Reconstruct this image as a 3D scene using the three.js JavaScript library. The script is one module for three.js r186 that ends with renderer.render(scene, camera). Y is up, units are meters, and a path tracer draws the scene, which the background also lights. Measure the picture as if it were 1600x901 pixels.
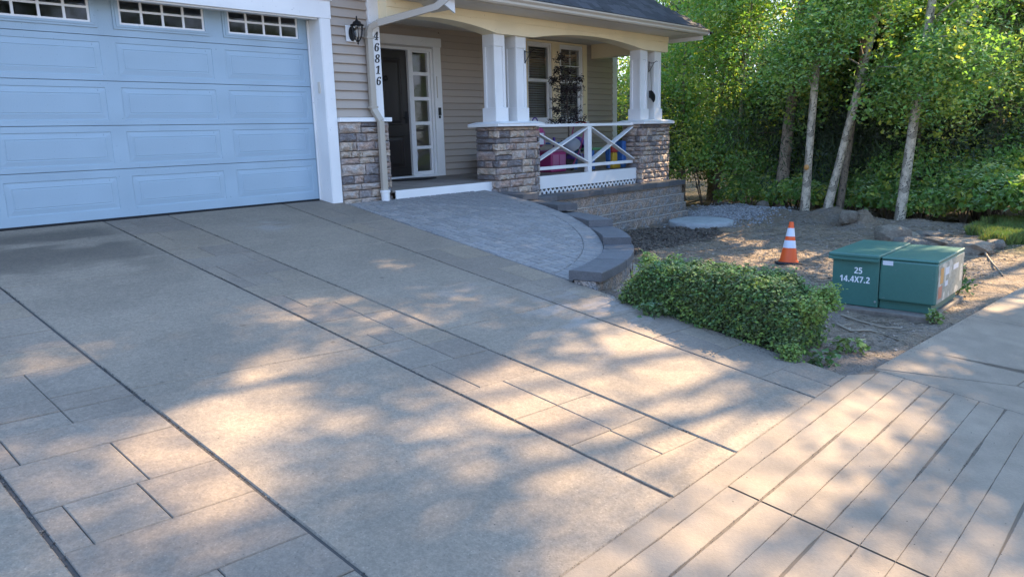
import * as THREE from 'three';
import { RoundedBoxGeometry } from 'three/addons/geometries/RoundedBoxGeometry.js';
import { mergeGeometries } from 'three/addons/utils/BufferGeometryUtils.js';
import { FontLoader } from 'three/addons/loaders/FontLoader.js';
import { TextGeometry } from 'three/addons/geometries/TextGeometry.js';

// ---------------------------------------------------------------- camera, sky, sun, exposure
const scene = new THREE.Scene();
const camera = new THREE.PerspectiveCamera(41.44, 1600 / 901, 0.1, 600);
camera.position.set(-5.7777, 0.7897, 8.7015);
camera.rotation.set(-0.20048, -0.82882, -0.02836, 'YXZ');
camera.updateMatrixWorld();
const SUN = new THREE.Vector3(0.84, 0.72, 0.17).normalize();
const SKY_GAIN = 0.84;
{
  const w = 512, h = 256, data = new Float32Array(w * h * 4);
  for (let j = 0; j < h; j++) for (let i = 0; i < w; i++) {
    const th = ((j + 0.5) / h - 0.5) * Math.PI, ph = ((i + 0.5) / w - 0.5) * 2 * Math.PI;
    const y = Math.sin(th), x = Math.cos(ph) * Math.cos(th), z = Math.sin(ph) * Math.cos(th);
    const e = Math.max(0, y), c = Math.max(-1, Math.min(1, x * SUN.x + y * SUN.y + z * SUN.z));
    const hz = Math.exp(-e * 5.0), glow = Math.pow(Math.max(0, c), 6);
    let r = 0.17 + 0.60 * hz + 0.50 * glow, g = 0.35 + 0.47 * hz + 0.48 * glow, b = 0.74 + 0.16 * hz + 0.36 * glow;
    if (y < 0) { const k = Math.min(1, -y * 6); r = r * (1 - k) + 0.16 * k; g = g * (1 - k) + 0.16 * k; b = b * (1 - k) + 0.15 * k; }
    const o = (j * w + i) * 4;
    data[o] = r * SKY_GAIN; data[o + 1] = g * SKY_GAIN; data[o + 2] = b * SKY_GAIN; data[o + 3] = 1;
  }
  const t = new THREE.DataTexture(data, w, h, THREE.RGBAFormat, THREE.FloatType);
  t.mapping = THREE.EquirectangularReflectionMapping; t.magFilter = THREE.LinearFilter; t.minFilter = THREE.LinearFilter; t.needsUpdate = true;
  scene.background = t; scene.environment = t;
}
const sun = new THREE.DirectionalLight(new THREE.Color().setRGB(1.0, 0.755, 0.47), 5);
sun.position.copy(SUN).multiplyScalar(60); sun.target.position.set(0, 0, 0);
sun.castShadow = true; sun.shadow.radius = 0.8; sun.shadow.mapSize.set(4096, 4096);
Object.assign(sun.shadow.camera, { left: -25, right: 25, top: 25, bottom: -25, near: 1, far: 140 });
scene.add(sun, sun.target);
const renderer = new THREE.WebGLRenderer({ antialias: true });
renderer.toneMapping = THREE.LinearToneMapping;
renderer.toneMappingExposure = 4.0;
renderer.shadowMap.enabled = true;
renderer.setSize(1024, 576);

// ---------------------------------------------------------------- helpers
function rngOf(seed) { let a = seed >>> 0; return () => { a |= 0; a = a + 0x6D2B79F5 | 0; let t = Math.imul(a ^ a >>> 15, 1 | a); t = t + Math.imul(t ^ t >>> 7, 61 | t) ^ t; return ((t ^ t >>> 14) >>> 0) / 4294967296; }; }
const R = rngOf(20240611);
const rr = (a, b, f = R) => a + (b - a) * f();
const V = (x, y, z) => new THREE.Vector3(x, y, z);
const clamp = (x, a, b) => Math.min(b, Math.max(a, x));
const ss = (a, b, x) => { const t = clamp((x - a) / (b - a), 0, 1); return t * t * (3 - 2 * t); };
// where a pixel of the 1600 x 901 photograph meets a level plane, or the plane of the driveway
function pix(u, v) { return V((u - 800) / 1191, -(v - 450.5) / 1191, -1).applyMatrix4(new THREE.Matrix4().extractRotation(camera.matrixWorld)); }
function atY(u, v, y) { const d = pix(u, v), t = (y - camera.position.y) / d.y; return camera.position.clone().addScaledVector(d, t); }
function atZ(u, v, z) { const d = pix(u, v), t = (z - camera.position.z) / d.z; return camera.position.clone().addScaledVector(d, t); }
const taken = {};
function numbered(n) { if (!(n in taken)) { taken[n] = 0; return n; } taken[n]++; return n + '_' + String(taken[n]).padStart(3, '0'); }
function mesh(name, geo, mat, parent) { const m = new THREE.Mesh(geo, mat); m.name = name; m.castShadow = m.receiveShadow = true; if (parent) parent.add(m); return m; }
function tag(o, label, category, group) { o.name = numbered(o.name); o.userData.label = label; o.userData.category = category; if (group) o.userData.group = group; scene.add(o); return o; }
function thing(name, label, category, pos = [0, 0, 0], turn = 0, group) { const g = new THREE.Group(); g.name = name; g.position.set(...pos); g.rotation.y = turn; return tag(g, label, category, group); }
function structure(name, o) { o.name = numbered(name); o.userData.kind = 'structure'; scene.add(o); return o; }
const part = (name, parent) => { const g = new THREE.Group(); g.name = name; parent.add(g); return g; };
function stuffLabel(o) { o.userData.kind = 'stuff'; return o; }

// uv in metres by the dominant axis of the normal
function metric(g, k = 1) {
  if (g.index) g = g.toNonIndexed();
  g.computeVertexNormals();
  const p = g.attributes.position, n = g.attributes.normal, uv = new Float32Array(p.count * 2);
  for (let i = 0; i < p.count; i += 3) {
    let nx = 0, ny = 0, nz = 0; for (let j = 0; j < 3; j++) { nx += n.getX(i + j); ny += n.getY(i + j); nz += n.getZ(i + j); }
    nx = Math.abs(nx); ny = Math.abs(ny); nz = Math.abs(nz);
    for (let j = 0; j < 3; j++) {
      const x = p.getX(i + j), y = p.getY(i + j), z = p.getZ(i + j);
      const a = nx > ny && nx > nz ? [z, y] : ny > nz ? [x, z] : [x, y];
      uv[(i + j) * 2] = a[0] * k; uv[(i + j) * 2 + 1] = a[1] * k;
    }
  }
  g.setAttribute('uv', new THREE.BufferAttribute(uv, 2));
  return g;
}
function bx(x0, x1, y0, y1, z0, z1, r = 0.004) {
  const w = x1 - x0, h = y1 - y0, d = z1 - z0;
  const g = r > 0 && Math.min(w, h, d) > 2.2 * r ? new RoundedBoxGeometry(w, h, d, 1, r) : new THREE.BoxGeometry(w, h, d);
  g.translate((x0 + x1) / 2, (y0 + y1) / 2, (z0 + z1) / 2);
  return metric(g);
}
const join = gs => mergeGeometries(gs.map(g => { let q = g.index ? g.toNonIndexed() : g; for (const k of Object.keys(q.attributes)) if (!['position', 'normal', 'uv'].includes(k)) q.deleteAttribute(k); if (!q.attributes.uv) q = metric(q); return q; }));
function bar(a, b, w, h, up = V(0, 1, 0)) {   // a rectangular bar between two points
  const d = b.clone().sub(a), L = d.length(); d.normalize();
  const s = V(0, 0, 0).crossVectors(up, d).normalize(), t = V(0, 0, 0).crossVectors(d, s);
  const g = bx(-w / 2, w / 2, -h / 2, h / 2, 0, L, Math.min(w, h) * 0.12);
  g.applyMatrix4(new THREE.Matrix4().makeBasis(s, t, d).setPosition(a));
  return g;
}
function taper(pts, radii, seg = 8) {          // a tube with a radius at every point
  const pos = [], uv = [], idx = []; let len = 0;
  let ref = V(0.31, 0.2, 0.93);
  for (let i = 0; i < pts.length; i++) {
    const t = (pts[Math.min(i + 1, pts.length - 1)].clone().sub(pts[Math.max(i - 1, 0)])).normalize();
    const a = V(0, 0, 0).crossVectors(t, ref).normalize(), b = V(0, 0, 0).crossVectors(t, a);
    if (i) len += pts[i].distanceTo(pts[i - 1]);
    for (let j = 0; j <= seg; j++) {
      const q = j / seg * Math.PI * 2, c = Math.cos(q) * radii[i], s = Math.sin(q) * radii[i];
      pos.push(pts[i].x + a.x * c + b.x * s, pts[i].y + a.y * c + b.y * s, pts[i].z + a.z * c + b.z * s);
      uv.push(j / seg, len);
    }
  }
  for (let i = 0; i < pts.length - 1; i++) for (let j = 0; j < seg; j++) { const a = i * (seg + 1) + j, b = a + seg + 1; idx.push(a, b, a + 1, b, b + 1, a + 1); }
  const c0 = pos.length / 3; pos.push(...pts[pts.length - 1].toArray()); uv.push(0.5, len);
  for (let j = 0; j < seg; j++) idx.push((pts.length - 1) * (seg + 1) + j, c0, (pts.length - 1) * (seg + 1) + j + 1);
  const g = new THREE.BufferGeometry();
  g.setAttribute('position', new THREE.Float32BufferAttribute(pos, 3)); g.setAttribute('uv', new THREE.Float32BufferAttribute(uv, 2)); g.setIndex(idx); g.computeVertexNormals();
  return g;
}
// convex polygon in plan -> slab following the height function, chamfered top edge
function slab(poly, hf, thick, ch = 0.006, off = 0) {
  let area = 0; for (let i = 0; i < poly.length; i++) { const a = poly[i], b = poly[(i + 1) % poly.length]; area += a[0] * b[1] - b[0] * a[1]; }
  if (area > 0) poly = poly.slice().reverse();      // clockwise in x,z = up-facing
  const n = poly.length, inn = [];
  for (let i = 0; i < n; i++) {
    const p = poly[(i + n - 1) % n], q = poly[i], s = poly[(i + 1) % n];
    const n1 = [(q[1] - p[1]), -(q[0] - p[0])], n2 = [(s[1] - q[1]), -(s[0] - q[0])];
    const l1 = Math.hypot(...n1) || 1, l2 = Math.hypot(...n2) || 1;
    const m = [n1[0] / l1 + n2[0] / l2, n1[1] / l1 + n2[1] / l2], ml = Math.hypot(...m) || 1, k = ch / Math.max(0.35, ml / 2);
    inn.push([q[0] - m[0] / ml * k, q[1] - m[1] / ml * k]);
  }
  const cen = poly.reduce((s, p) => [s[0] + p[0] / n, s[1] + p[1] / n], [0, 0]);
  const d0 = Math.hypot(inn[0][0] - cen[0], inn[0][1] - cen[1]), d1 = Math.hypot(poly[0][0] - cen[0], poly[0][1] - cen[1]);
  const inside = d0 < d1 ? inn : poly.map((p, i) => [2 * p[0] - inn[i][0], 2 * p[1] - inn[i][1]]);
  const pos = [], P = (p, o) => [p[0], hf(p[0], p[1]) + off + o, p[1]], tri = (a, b, c) => pos.push(...a, ...b, ...c);
  for (let i = 1; i < n - 1; i++) tri(P(inside[0], 0), P(inside[i], 0), P(inside[i + 1], 0));
  for (let i = 0; i < n; i++) {
    const j = (i + 1) % n;
    tri(P(inside[i], 0), P(poly[i], -ch), P(poly[j], -ch)); tri(P(inside[i], 0), P(poly[j], -ch), P(inside[j], 0));
    tri(P(poly[i], -ch), P(poly[i], -thick), P(poly[j], -thick)); tri(P(poly[i], -ch), P(poly[j], -thick), P(poly[j], -ch));
  }
  const g = new THREE.BufferGeometry(); g.setAttribute('position', new THREE.Float32BufferAttribute(pos, 3));
  const N = new THREE.Vector3().crossVectors(V(pos[3] - pos[0], pos[4] - pos[1], pos[5] - pos[2]), V(pos[6] - pos[0], pos[7] - pos[1], pos[8] - pos[2]));
  if (N.y < 0) for (let i = 0; i < pos.length; i += 9) for (let k = 0; k < 3; k++) { const t = g.attributes.position.array; const s = t[i + 3 + k]; t[i + 3 + k] = t[i + 6 + k]; t[i + 6 + k] = s; }
  return metric(g);
}
function clipConvex(poly, region) {              // Sutherland-Hodgman, region counter-clockwise in (x,z)
  let out = poly;
  for (let i = 0; i < region.length && out.length; i++) {
    const a = region[i], b = region[(i + 1) % region.length], inp = out; out = [];
    const side = p => (b[0] - a[0]) * (p[1] - a[1]) - (b[1] - a[1]) * (p[0] - a[0]);
    for (let k = 0; k < inp.length; k++) {
      const p = inp[k], q = inp[(k + 1) % inp.length], sp = side(p), sq = side(q);
      if (sp >= 0) out.push(p);
      if ((sp >= 0) !== (sq >= 0)) { const t = sp / (sp - sq); out.push([p[0] + (q[0] - p[0]) * t, p[1] + (q[1] - p[1]) * t]); }
    }
  }
  return out;
}
// ---------------------------------------------------------------- textures
function lattice(n, seed) { const f = rngOf(seed), a = new Float32Array(n * n); for (let i = 0; i < a.length; i++) a[i] = f(); return (x, y) => { const xi = Math.floor(x), yi = Math.floor(y), fx = x - xi, fy = y - yi, u = fx * fx * (3 - 2 * fx), v = fy * fy * (3 - 2 * fy), m = k => ((k % n) + n) % n; const A = a[m(yi) * n + m(xi)], B = a[m(yi) * n + m(xi + 1)], C = a[m(yi + 1) * n + m(xi)], D = a[m(yi + 1) * n + m(xi + 1)]; return A + (B - A) * u + (C - A) * v + (A - B - C + D) * u * v; }; }
const N64 = lattice(64, 5), N128 = lattice(128, 9), N256 = lattice(256, 13);
function fbm(x, y, oct = 4) { let s = 0, a = 0.5, t = 0; for (let i = 0; i < oct; i++) { s += a * N256(x, y); t += a; x = x * 2.03 + 17.1; y = y * 2.03 + 5.3; a *= 0.5; } return s / t; }
// tileable texture: f(u,v,T) with u,v in 0..1, T(freq,seed) a periodic noise
function tex(size, f, srgb = true, rep = 1) {
  const data = new Uint8Array(size * size * 4);
  const cache = {}, T = (u, v, n, s) => { const L = cache[n + '_' + s] || (cache[n + '_' + s] = lattice(n, s * 977 + n)); return L(u * n, v * n); };
  for (let j = 0; j < size; j++) for (let i = 0; i < size; i++) {
    const c = f(i / size, j / size, T), o = (j * size + i) * 4;
    if (typeof c === 'number') { data[o] = data[o + 1] = data[o + 2] = clamp(c, 0, 1) * 255; } else for (let k = 0; k < 3; k++) data[o + k] = clamp(c[k], 0, 1) * 255;
    data[o + 3] = 255;
  }
  const t = new THREE.DataTexture(data, size, size, THREE.RGBAFormat);
  t.wrapS = t.wrapT = THREE.RepeatWrapping; t.magFilter = THREE.LinearFilter; t.minFilter = THREE.LinearMipmapLinearFilter; t.generateMipmaps = true; t.repeat.set(rep, rep);
  if (srgb) t.colorSpace = THREE.SRGBColorSpace; t.needsUpdate = true; return t;
}
const lin = (r, g, b) => new THREE.Color().setRGB(r, g, b);
const M = {};
const std = (o) => new THREE.MeshStandardMaterial(o);
const G = x => Math.pow(Math.max(0, x), 1 / 2.2);
const g3 = (r, g, b) => [G(r), G(g), G(b)];
{
  // concrete of the driveway: one map over the whole slab (9 m square) with its own stains, and a fine tile for grain
  const S = 2048, ext = 9;                                  // u -> x = u*9 - 7 ; v -> z = v*9
  const data = new Uint8Array(S * S * 4), f = rngOf(77), SPOTS = []; for (let i = 0; i < 16; i++) SPOTS.push([rr(-5.4, 0, f), rr(0.4, 6.8, f), rr(0.01, 0.03, f)]);
  for (let j = 0; j < S; j++) for (let i = 0; i < S; i++) {
    const x = i / S * ext - 7, z = j / S * ext;
    const big = fbm(x * 0.55 + 3, z * 0.55, 4), mid = fbm(x * 2.3 + 40, z * 2.3, 3), broom = N256(x * 3 + 9, z * 34), fine = f();
    let k = 0.80 + 0.34 * big + 0.14 * (mid - 0.5) + 0.06 * (broom - 0.5) + 0.30 * (fine - 0.5);
    if (fine > 0.9965) k *= 1.45; else if (fine < 0.003) k *= 0.5;
    let w = 0;
    // dark tyre and weather stain by the garage door
    const tyre = ss(2.9, 0.9, z) * ss(0.1, 0.4, z) * ss(0.36, 0.56, fbm(x * 1.1 + 7, z * 2.6 + 2, 4)) * ss(-5.6, -4.6, x) * ss(-2.6, -3.0, x);
    k *= 1 - 0.5 * tyre;
    const st = fbm(x * 3.3 + 80, z * 3.3 + 12, 4); k *= 1 - 0.06 * ss(0.54, 0.68, st) + 0.05 * ss(0.44, 0.32, st);
    const agg = N256(x * 95 + 3, z * 95 + 7), agg2 = N256(x * 46 + 31, z * 46 + 17); k *= 1 + 0.26 * (agg - 0.5) + 0.16 * (agg2 - 0.5);
    // lime bloom, streaky and white
    const bloom = (x0, z0, rx, rz, s) => { const d = Math.hypot((x - x0) / rx, (z - z0) / rz); if (d < 1.6) w = Math.max(w, s * ss(1.5, 0.2, d) * ss(0.42, 0.78, fbm(x * 5 + 3, z * 13, 5))); };
    bloom(-0.55, 4.95, 0.8, 0.6, 0.42); bloom(-1.35, 0.95, 0.3, 0.3, 0.35); bloom(-0.9, 5.5, 0.8, 0.4, 0.2); bloom(-1.3, 4.0, 0.5, 0.4, 0.2);
    let r = 0.235 * k, g = 0.186 * k, b = 0.133 * k;
    r += (0.42 - r) * w * 0.6; g += (0.41 - g) * w * 0.6; b += (0.41 - b) * w * 0.6;
    const o = (j * S + i) * 4; data[o] = G(r) * 255; data[o + 1] = G(g) * 255; data[o + 2] = G(b) * 255; data[o + 3] = 255;
  }
  for (const [sx, sz, sr] of SPOTS) { const c = Math.round((sx + 7) / ext * S), e = Math.round(sz / ext * S), q = Math.ceil(sr / ext * S); for (let j = e - q; j <= e + q; j++) for (let i = c - q; i <= c + q; i++) { if (i < 0 || j < 0 || i >= S || j >= S) continue; const d = Math.hypot(i - c, j - e) / q + 0.6 * (N256(i * 0.13, j * 0.13) - 0.5), m = 1 - 0.22 * ss(1, 0.3, d); for (let k = 0; k < 3; k++) data[(j * S + i) * 4 + k] *= m; } }
  const t = new THREE.DataTexture(data, S, S, THREE.RGBAFormat); t.colorSpace = THREE.SRGBColorSpace; t.wrapS = t.wrapT = THREE.RepeatWrapping; t.magFilter = THREE.LinearFilter; t.minFilter = THREE.LinearMipmapLinearFilter; t.generateMipmaps = true;
  t.repeat.set(1 / ext, 1 / ext); t.offset.set(7 / ext, 0); t.needsUpdate = true;
  const f2 = rngOf(4), bump = tex(1024, (u, v, T) => 0.45 * T(u, v, 128, 1) + 0.35 * T(u, v, 256, 2) + 0.2 * f2(), false, 1 / 0.9);
  M.concrete = std({ map: t, bumpMap: bump, bumpScale: 0.0014, roughness: 0.86 });
  const stamp = tex(1024, (u, v, T) => 0.4 * T(u, v, 14, 3) + 0.3 * T(u, v, 40, 4) + 0.2 * T(u, v, 128, 5) + 0.1 * f2(), false, 1 / 1.1);
  M.stamped = [[0.95, 0.94, 0.95], [0.87, 0.86, 0.88], [1.02, 0.99, 0.95], [0.92, 0.93, 0.96]].map(c => std({ map: t, bumpMap: stamp, bumpScale: 0.004, roughness: 0.82, color: lin(...c) }));
  M.walk = std({ map: tex(1024, (u, v, T) => { const k = 0.8 + 0.25 * T(u, v, 5, 1) + 0.2 * (T(u, v, 24, 2) - 0.5) + 0.1 * (T(u, v, 200, 3) - 0.5) + 0.1 * (f2() - 0.5); return g3(0.262 * k, 0.206 * k, 0.147 * k); }, true, 1 / 2.4), bumpMap: tex(1024, (u, v, T) => 0.5 * T(u, v, 220, 1) + 0.2 * T(u, v, 60, 7) + 0.3 * f2(), false, 1 / 1.0), bumpScale: 0.0018, roughness: 0.9 });
  M.joint = std({ color: lin(0.06, 0.054, 0.048), roughness: 1 });
  M.jointDirt = std({ color: lin(0.135, 0.105, 0.075), roughness: 1 });
  M.asphalt = std({ map: tex(512, (u, v, T) => { const k = 0.7 + 0.4 * T(u, v, 90, 1) + 0.3 * f2(); return g3(0.22 * k, 0.205 * k, 0.18 * k); }, true, 1 / 2), roughness: 0.95 });
}
{
  const f = rngOf(99);
  // siding, trim, painted things
  const grain = tex(512, (u, v, T) => 0.5 * T(u, v, 128, 1) + 0.5 * T(u * 1, v, 16, 2), false, 1);
  M.siding = [0.98, 1.03, 1.0, 0.95].map(k => std({ color: lin(0.40 * k, 0.335 * k, 0.272 * k), roughness: 0.62, bumpMap: grain, bumpScale: 0.0006 }));
  const speck = tex(1024, (u, v, T) => { const d = T(u, v, 90, 4) > 0.965 ? 0.86 : 1, k = (0.96 + 0.06 * T(u, v, 7, 1)) * d * (0.99 + 0.02 * f()); return [k, k, k]; }, true, 1 / 1.7);
  M.white = std({ color: lin(0.80, 0.79, 0.76), roughness: 0.5, map: speck });
  M.cream = std({ color: lin(0.90, 0.75, 0.48), roughness: 0.55, map: speck });
  M.door = std({ color: lin(0.33, 0.44, 0.515), roughness: 0.42, map: speck, bumpMap: tex(512, (u, v, T) => T(u, v * 0.25, 128, 3), false, 4), bumpScale: 0.0005 });
  M.soffit = std({ color: lin(0.66, 0.60, 0.51), roughness: 0.6 });
  M.gutter = std({ color: lin(0.46, 0.39, 0.30), roughness: 0.4 });
  M.spout = std({ color: lin(0.40, 0.35, 0.28), roughness: 0.4 });
  M.darkDoor = std({ color: lin(0.022, 0.017, 0.016), roughness: 0.38 });
  M.black = std({ color: lin(0.012, 0.012, 0.013), roughness: 0.45, metalness: 0.2 });
  M.iron = std({ color: lin(0.02, 0.02, 0.022), roughness: 0.5, metalness: 0.6 });
  M.interior = std({ color: lin(0.42, 0.40, 0.37), roughness: 1 });
  M.room = std({ color: lin(0.45, 0.42, 0.38), roughness: 1 });
  M.glass = new THREE.MeshPhysicalMaterial({ color: 0xffffff, roughness: 0.03, transmission: 1, thickness: 0, ior: 1.52 });
  M.blind = std({ color: lin(0.30, 0.29, 0.26), roughness: 0.7 });
  M.deck = std({ map: tex(512, (u, v, T) => { const k = 0.75 + 0.4 * T(u, v, 6, 1) + 0.2 * (T(u, v, 60, 2) - 0.5); return g3(0.21 * k, 0.18 * k, 0.15 * k); }, true, 1), roughness: 0.8 });
  M.mat = std({ color: lin(0.02, 0.016, 0.014), roughness: 1 });
  M.rubber = std({ color: lin(0.015, 0.015, 0.016), roughness: 0.85 });
  // veneer stone: several tones, rough face
  const sb = tex(512, (u, v, T) => 0.4 * T(u, v, 12, 1) + 0.35 * T(u, v, 34, 2) + 0.25 * T(u, v, 100, 3), false, 1 / 0.35);
  const tones = [[0.44, 0.36, 0.30], [0.36, 0.285, 0.245], [0.31, 0.265, 0.24], [0.49, 0.41, 0.33], [0.22, 0.19, 0.18], [0.40, 0.31, 0.26]];
  M.stone = tones.map((c, q) => std({ map: tex(256, (u, v, T) => { const k = 0.45 + 0.75 * T(u, v, 10, q + 1) * 0.7 + 0.45 * T(u, v, 40, q + 9), h = 0.5 * (T(u, v, 6, q + 30) - 0.5); return g3(c[0] * k * (1 + h * 0.5), c[1] * k, c[2] * k * (1 - h * 0.4)); }, true, 1 / 0.45), bumpMap: sb, bumpScale: 0.012, roughness: 0.92 }));
  M.mortar = std({ color: lin(0.14, 0.125, 0.11), roughness: 1 });
  // split-face retaining block and charcoal caps, pavers
  const split = tex(512, (u, v, T) => 0.35 * T(u, v, 14, 1) + 0.4 * T(u, v, 44, 2) + 0.25 * T(u, v, 128, 3), false, 1 / 0.5);
  M.block = [[0.35, 0.295, 0.25], [0.31, 0.27, 0.235], [0.38, 0.315, 0.26]].map((c, q) => std({ map: tex(256, (u, v, T) => { const k = (0.4 + 0.8 * T(u, v, 34, q + 1) + 0.4 * T(u, v, 80, q + 4)) * (T(u, v, 48, q + 12) > 0.72 ? 0.45 : 1); const h = T(u, v, 9, q + 7) - 0.5; return g3(c[0] * k * (1 + 0.3 * h), c[1] * k, c[2] * k * (1 - 0.3 * h)); }, true, 1 / 0.5), bumpMap: split, bumpScale: 0.02, roughness: 0.95 }));
  M.ledge = std({ color: lin(0.42, 0.38, 0.33), roughness: 0.95 });
  M.cap = [1, 0.86, 1.12].map((k0, q) => std({ map: tex(256, (u, v, T) => { const k = k0 * (0.75 + 0.3 * T(u, v, 60, q + 2) + 0.2 * T(u, v, 8, q) + 0.1 * (f() - 0.5)); return g3(0.105 * k, 0.102 * k, 0.102 * k); }, true, 1 / 0.5), bumpMap: split, bumpScale: 0.003, roughness: 0.85 }));
  M.paver = [[0.225, 0.208, 0.19], [0.20, 0.188, 0.176], [0.25, 0.228, 0.205], [0.21, 0.192, 0.174], [0.235, 0.22, 0.205]].map((c, q) => std({ map: tex(128, (u, v, T) => { const k = 0.78 + 0.25 * T(u, v, 12, q) + 0.2 * T(u, v, 50, q + 4); return g3(c[0] * k, c[1] * k, c[2] * k); }, true, 1 / 0.3), roughness: 0.86 }));
  M.sandBed = std({ color: lin(0.21, 0.192, 0.17), roughness: 1 });
  // shingles
  M.shingle = [1, 0.7, 1.35, 0.5].map((k0, q) => std({ map: tex(128, (u, v, T) => { const k = k0 * (0.6 + 0.5 * T(u, v, 40, q) + 0.4 * f()); return g3(0.030 * k, 0.028 * k, 0.030 * k); }, true, 1 / 0.25), roughness: 0.95 }));
  // cabinet, cone, toys
  M.green = std({ map: tex(1024, (u, v, T) => { const s = T(u, v, 120, 3) > 0.95 && T(u, v, 20, 8) > 0.5 ? 1 : 0, k = 0.9 + 0.15 * T(u, v, 6, 1) + 0.08 * (T(u, v, 60, 2) - 0.5); return s ? g3(0.16, 0.2, 0.19) : g3(0.048 * k, 0.150 * k, 0.118 * k); }, true, 1 / 1.3), roughness: 0.38 });
  M.pad = std({ map: tex(256, (u, v, T) => { const k = 0.6 + 0.5 * T(u, v, 14, 1) + 0.3 * T(u, v, 60, 2); return g3(0.19 * k, 0.155 * k, 0.12 * k); }, true, 1), roughness: 0.95 });
  M.sticker = std({ color: lin(0.55, 0.56, 0.58), roughness: 0.4 });
  M.sunDapple = std({ map: tex(256, (u, v, T) => { const a = T(u, v, 9, 1), k = 0.75 + 0.4 * T(u, v, 40, 2); return a > 0.55 ? g3(0.52 * k, 0.47 * k, 0.38 * k) : g3(0.30 * k, 0.29 * k, 0.23 * k); }, true, 1 / 0.8), roughness: 0.55 });  // sunlit cream patches are put into this paint colour
  M.stickerRed = std({ color: lin(0.42, 0.16, 0.10), roughness: 0.5 });
  M.stickerOrange = std({ color: lin(0.52, 0.25, 0.07), roughness: 0.5 });
  M.orange = std({ color: lin(0.78, 0.10, 0.012), roughness: 0.5 });
  M.reflect = std({ color: lin(0.62, 0.64, 0.68), roughness: 0.35 });
  M.paint = std({ color: lin(0.72, 0.74, 0.74), roughness: 0.6 });
  M.lid = std({ map: tex(256, (u, v, T) => { const k = 0.8 + 0.3 * T(u, v, 14, 1) + 0.15 * T(u, v, 60, 2); return g3(0.34 * k, 0.35 * k, 0.34 * k); }, true, 1), roughness: 0.9 });
  const col = (r, g, b, o = {}) => std({ color: lin(r, g, b), roughness: 0.45, ...o });
  M.pink = col(0.34, 0.04, 0.15); M.palePink = col(0.36, 0.13, 0.23); M.blue = col(0.03, 0.12, 0.34); M.lime = col(0.09, 0.28, 0.12); M.yellow = col(0.46, 0.31, 0.03); M.red = col(0.36, 0.035, 0.03); M.purple = col(0.10, 0.05, 0.24); M.grey = col(0.30, 0.32, 0.35); M.steel = col(0.45, 0.45, 0.44, { metalness: 0.7 });
  M.pot = col(0.05, 0.045, 0.045);
  // bark
  const bark = (c, dark, q) => tex(512, (u, v, T) => { const le = T(u * 0.5, v, 64, q) > 0.74 && T(u, v, 16, q + 3) > 0.4 ? dark : 1, k = (0.7 + 0.35 * T(u, v, 16, q + 5) + 0.3 * (T(u, v, 60, q + 6) - 0.5)) * le * (T(u, v, 8, q + 8) > 0.68 ? 0.55 : 1); return g3(c[0] * k, c[1] * k, c[2] * k); });
  const bb = tex(256, (u, v, T) => 0.5 * T(u, v, 30, 1) + 0.5 * T(u, v, 70, 2), false);
  for (const t of [bb]) t.repeat.set(2, 1.2);
  M.barkPale = std({ map: bark([0.58, 0.49, 0.36], 0.2, 1), bumpMap: bb, bumpScale: 0.008, roughness: 0.9 });
  M.barkBrown = std({ map: bark([0.32, 0.25, 0.18], 0.35, 20), bumpMap: bb, bumpScale: 0.012, roughness: 0.95 });
  M.twig = std({ color: lin(0.12, 0.095, 0.07), roughness: 1 });
  M.deadwood = std({ color: lin(0.30, 0.24, 0.17), roughness: 1 });
  M.rock = [[0.36, 0.29, 0.21], [0.31, 0.265, 0.21], [0.42, 0.335, 0.24]].map((c, q) => std({ map: tex(256, (u, v, T) => { const k = 0.6 + 0.5 * T(u, v, 8, q) + 0.4 * T(u, v, 50, q + 3); return g3(c[0] * k, c[1] * k, c[2] * k); }, true, 1 / 0.8), bumpMap: sb, bumpScale: 0.03, roughness: 0.95 }));
  // leaves: the light passes through
  const leaf = (t, r = 0.55) => new THREE.MeshPhysicalMaterial({ color: 0xffffff, roughness: r, transmission: t, thickness: 0, side: THREE.DoubleSide });
  M.leaf = leaf(0.6, 1); M.hedgeLeaf = leaf(0.3, 1); M.darkLeaf = leaf(0.2, 1);
  M.grass = leaf(0.35, 1);
  M.dirt = std({ vertexColors: true, map: tex(1024, (u, v, T) => { const k = 0.62 + 0.30 * T(u, v, 10, 1) + 0.30 * T(u, v, 44, 2) + 0.28 * T(u, v, 140, 3) + 0.12 * (f() - 0.5); return g3(k * 1.0, k * 0.97, k * 0.94); }, true, 1 / 2.2), bumpMap: tex(1024, (u, v, T) => 0.4 * T(u, v, 20, 1) + 0.35 * T(u, v, 70, 2) + 0.25 * T(u, v, 200, 3), false, 1 / 1.6), bumpScale: 0.06, roughness: 1 });
  M.soil = std({ color: lin(0.045, 0.035, 0.027), roughness: 1 });
  M.gravel = std({ color: 0xffffff, roughness: 0.95 });
  M.straw = std({ color: 0xffffff, roughness: 1 });
}
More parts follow.
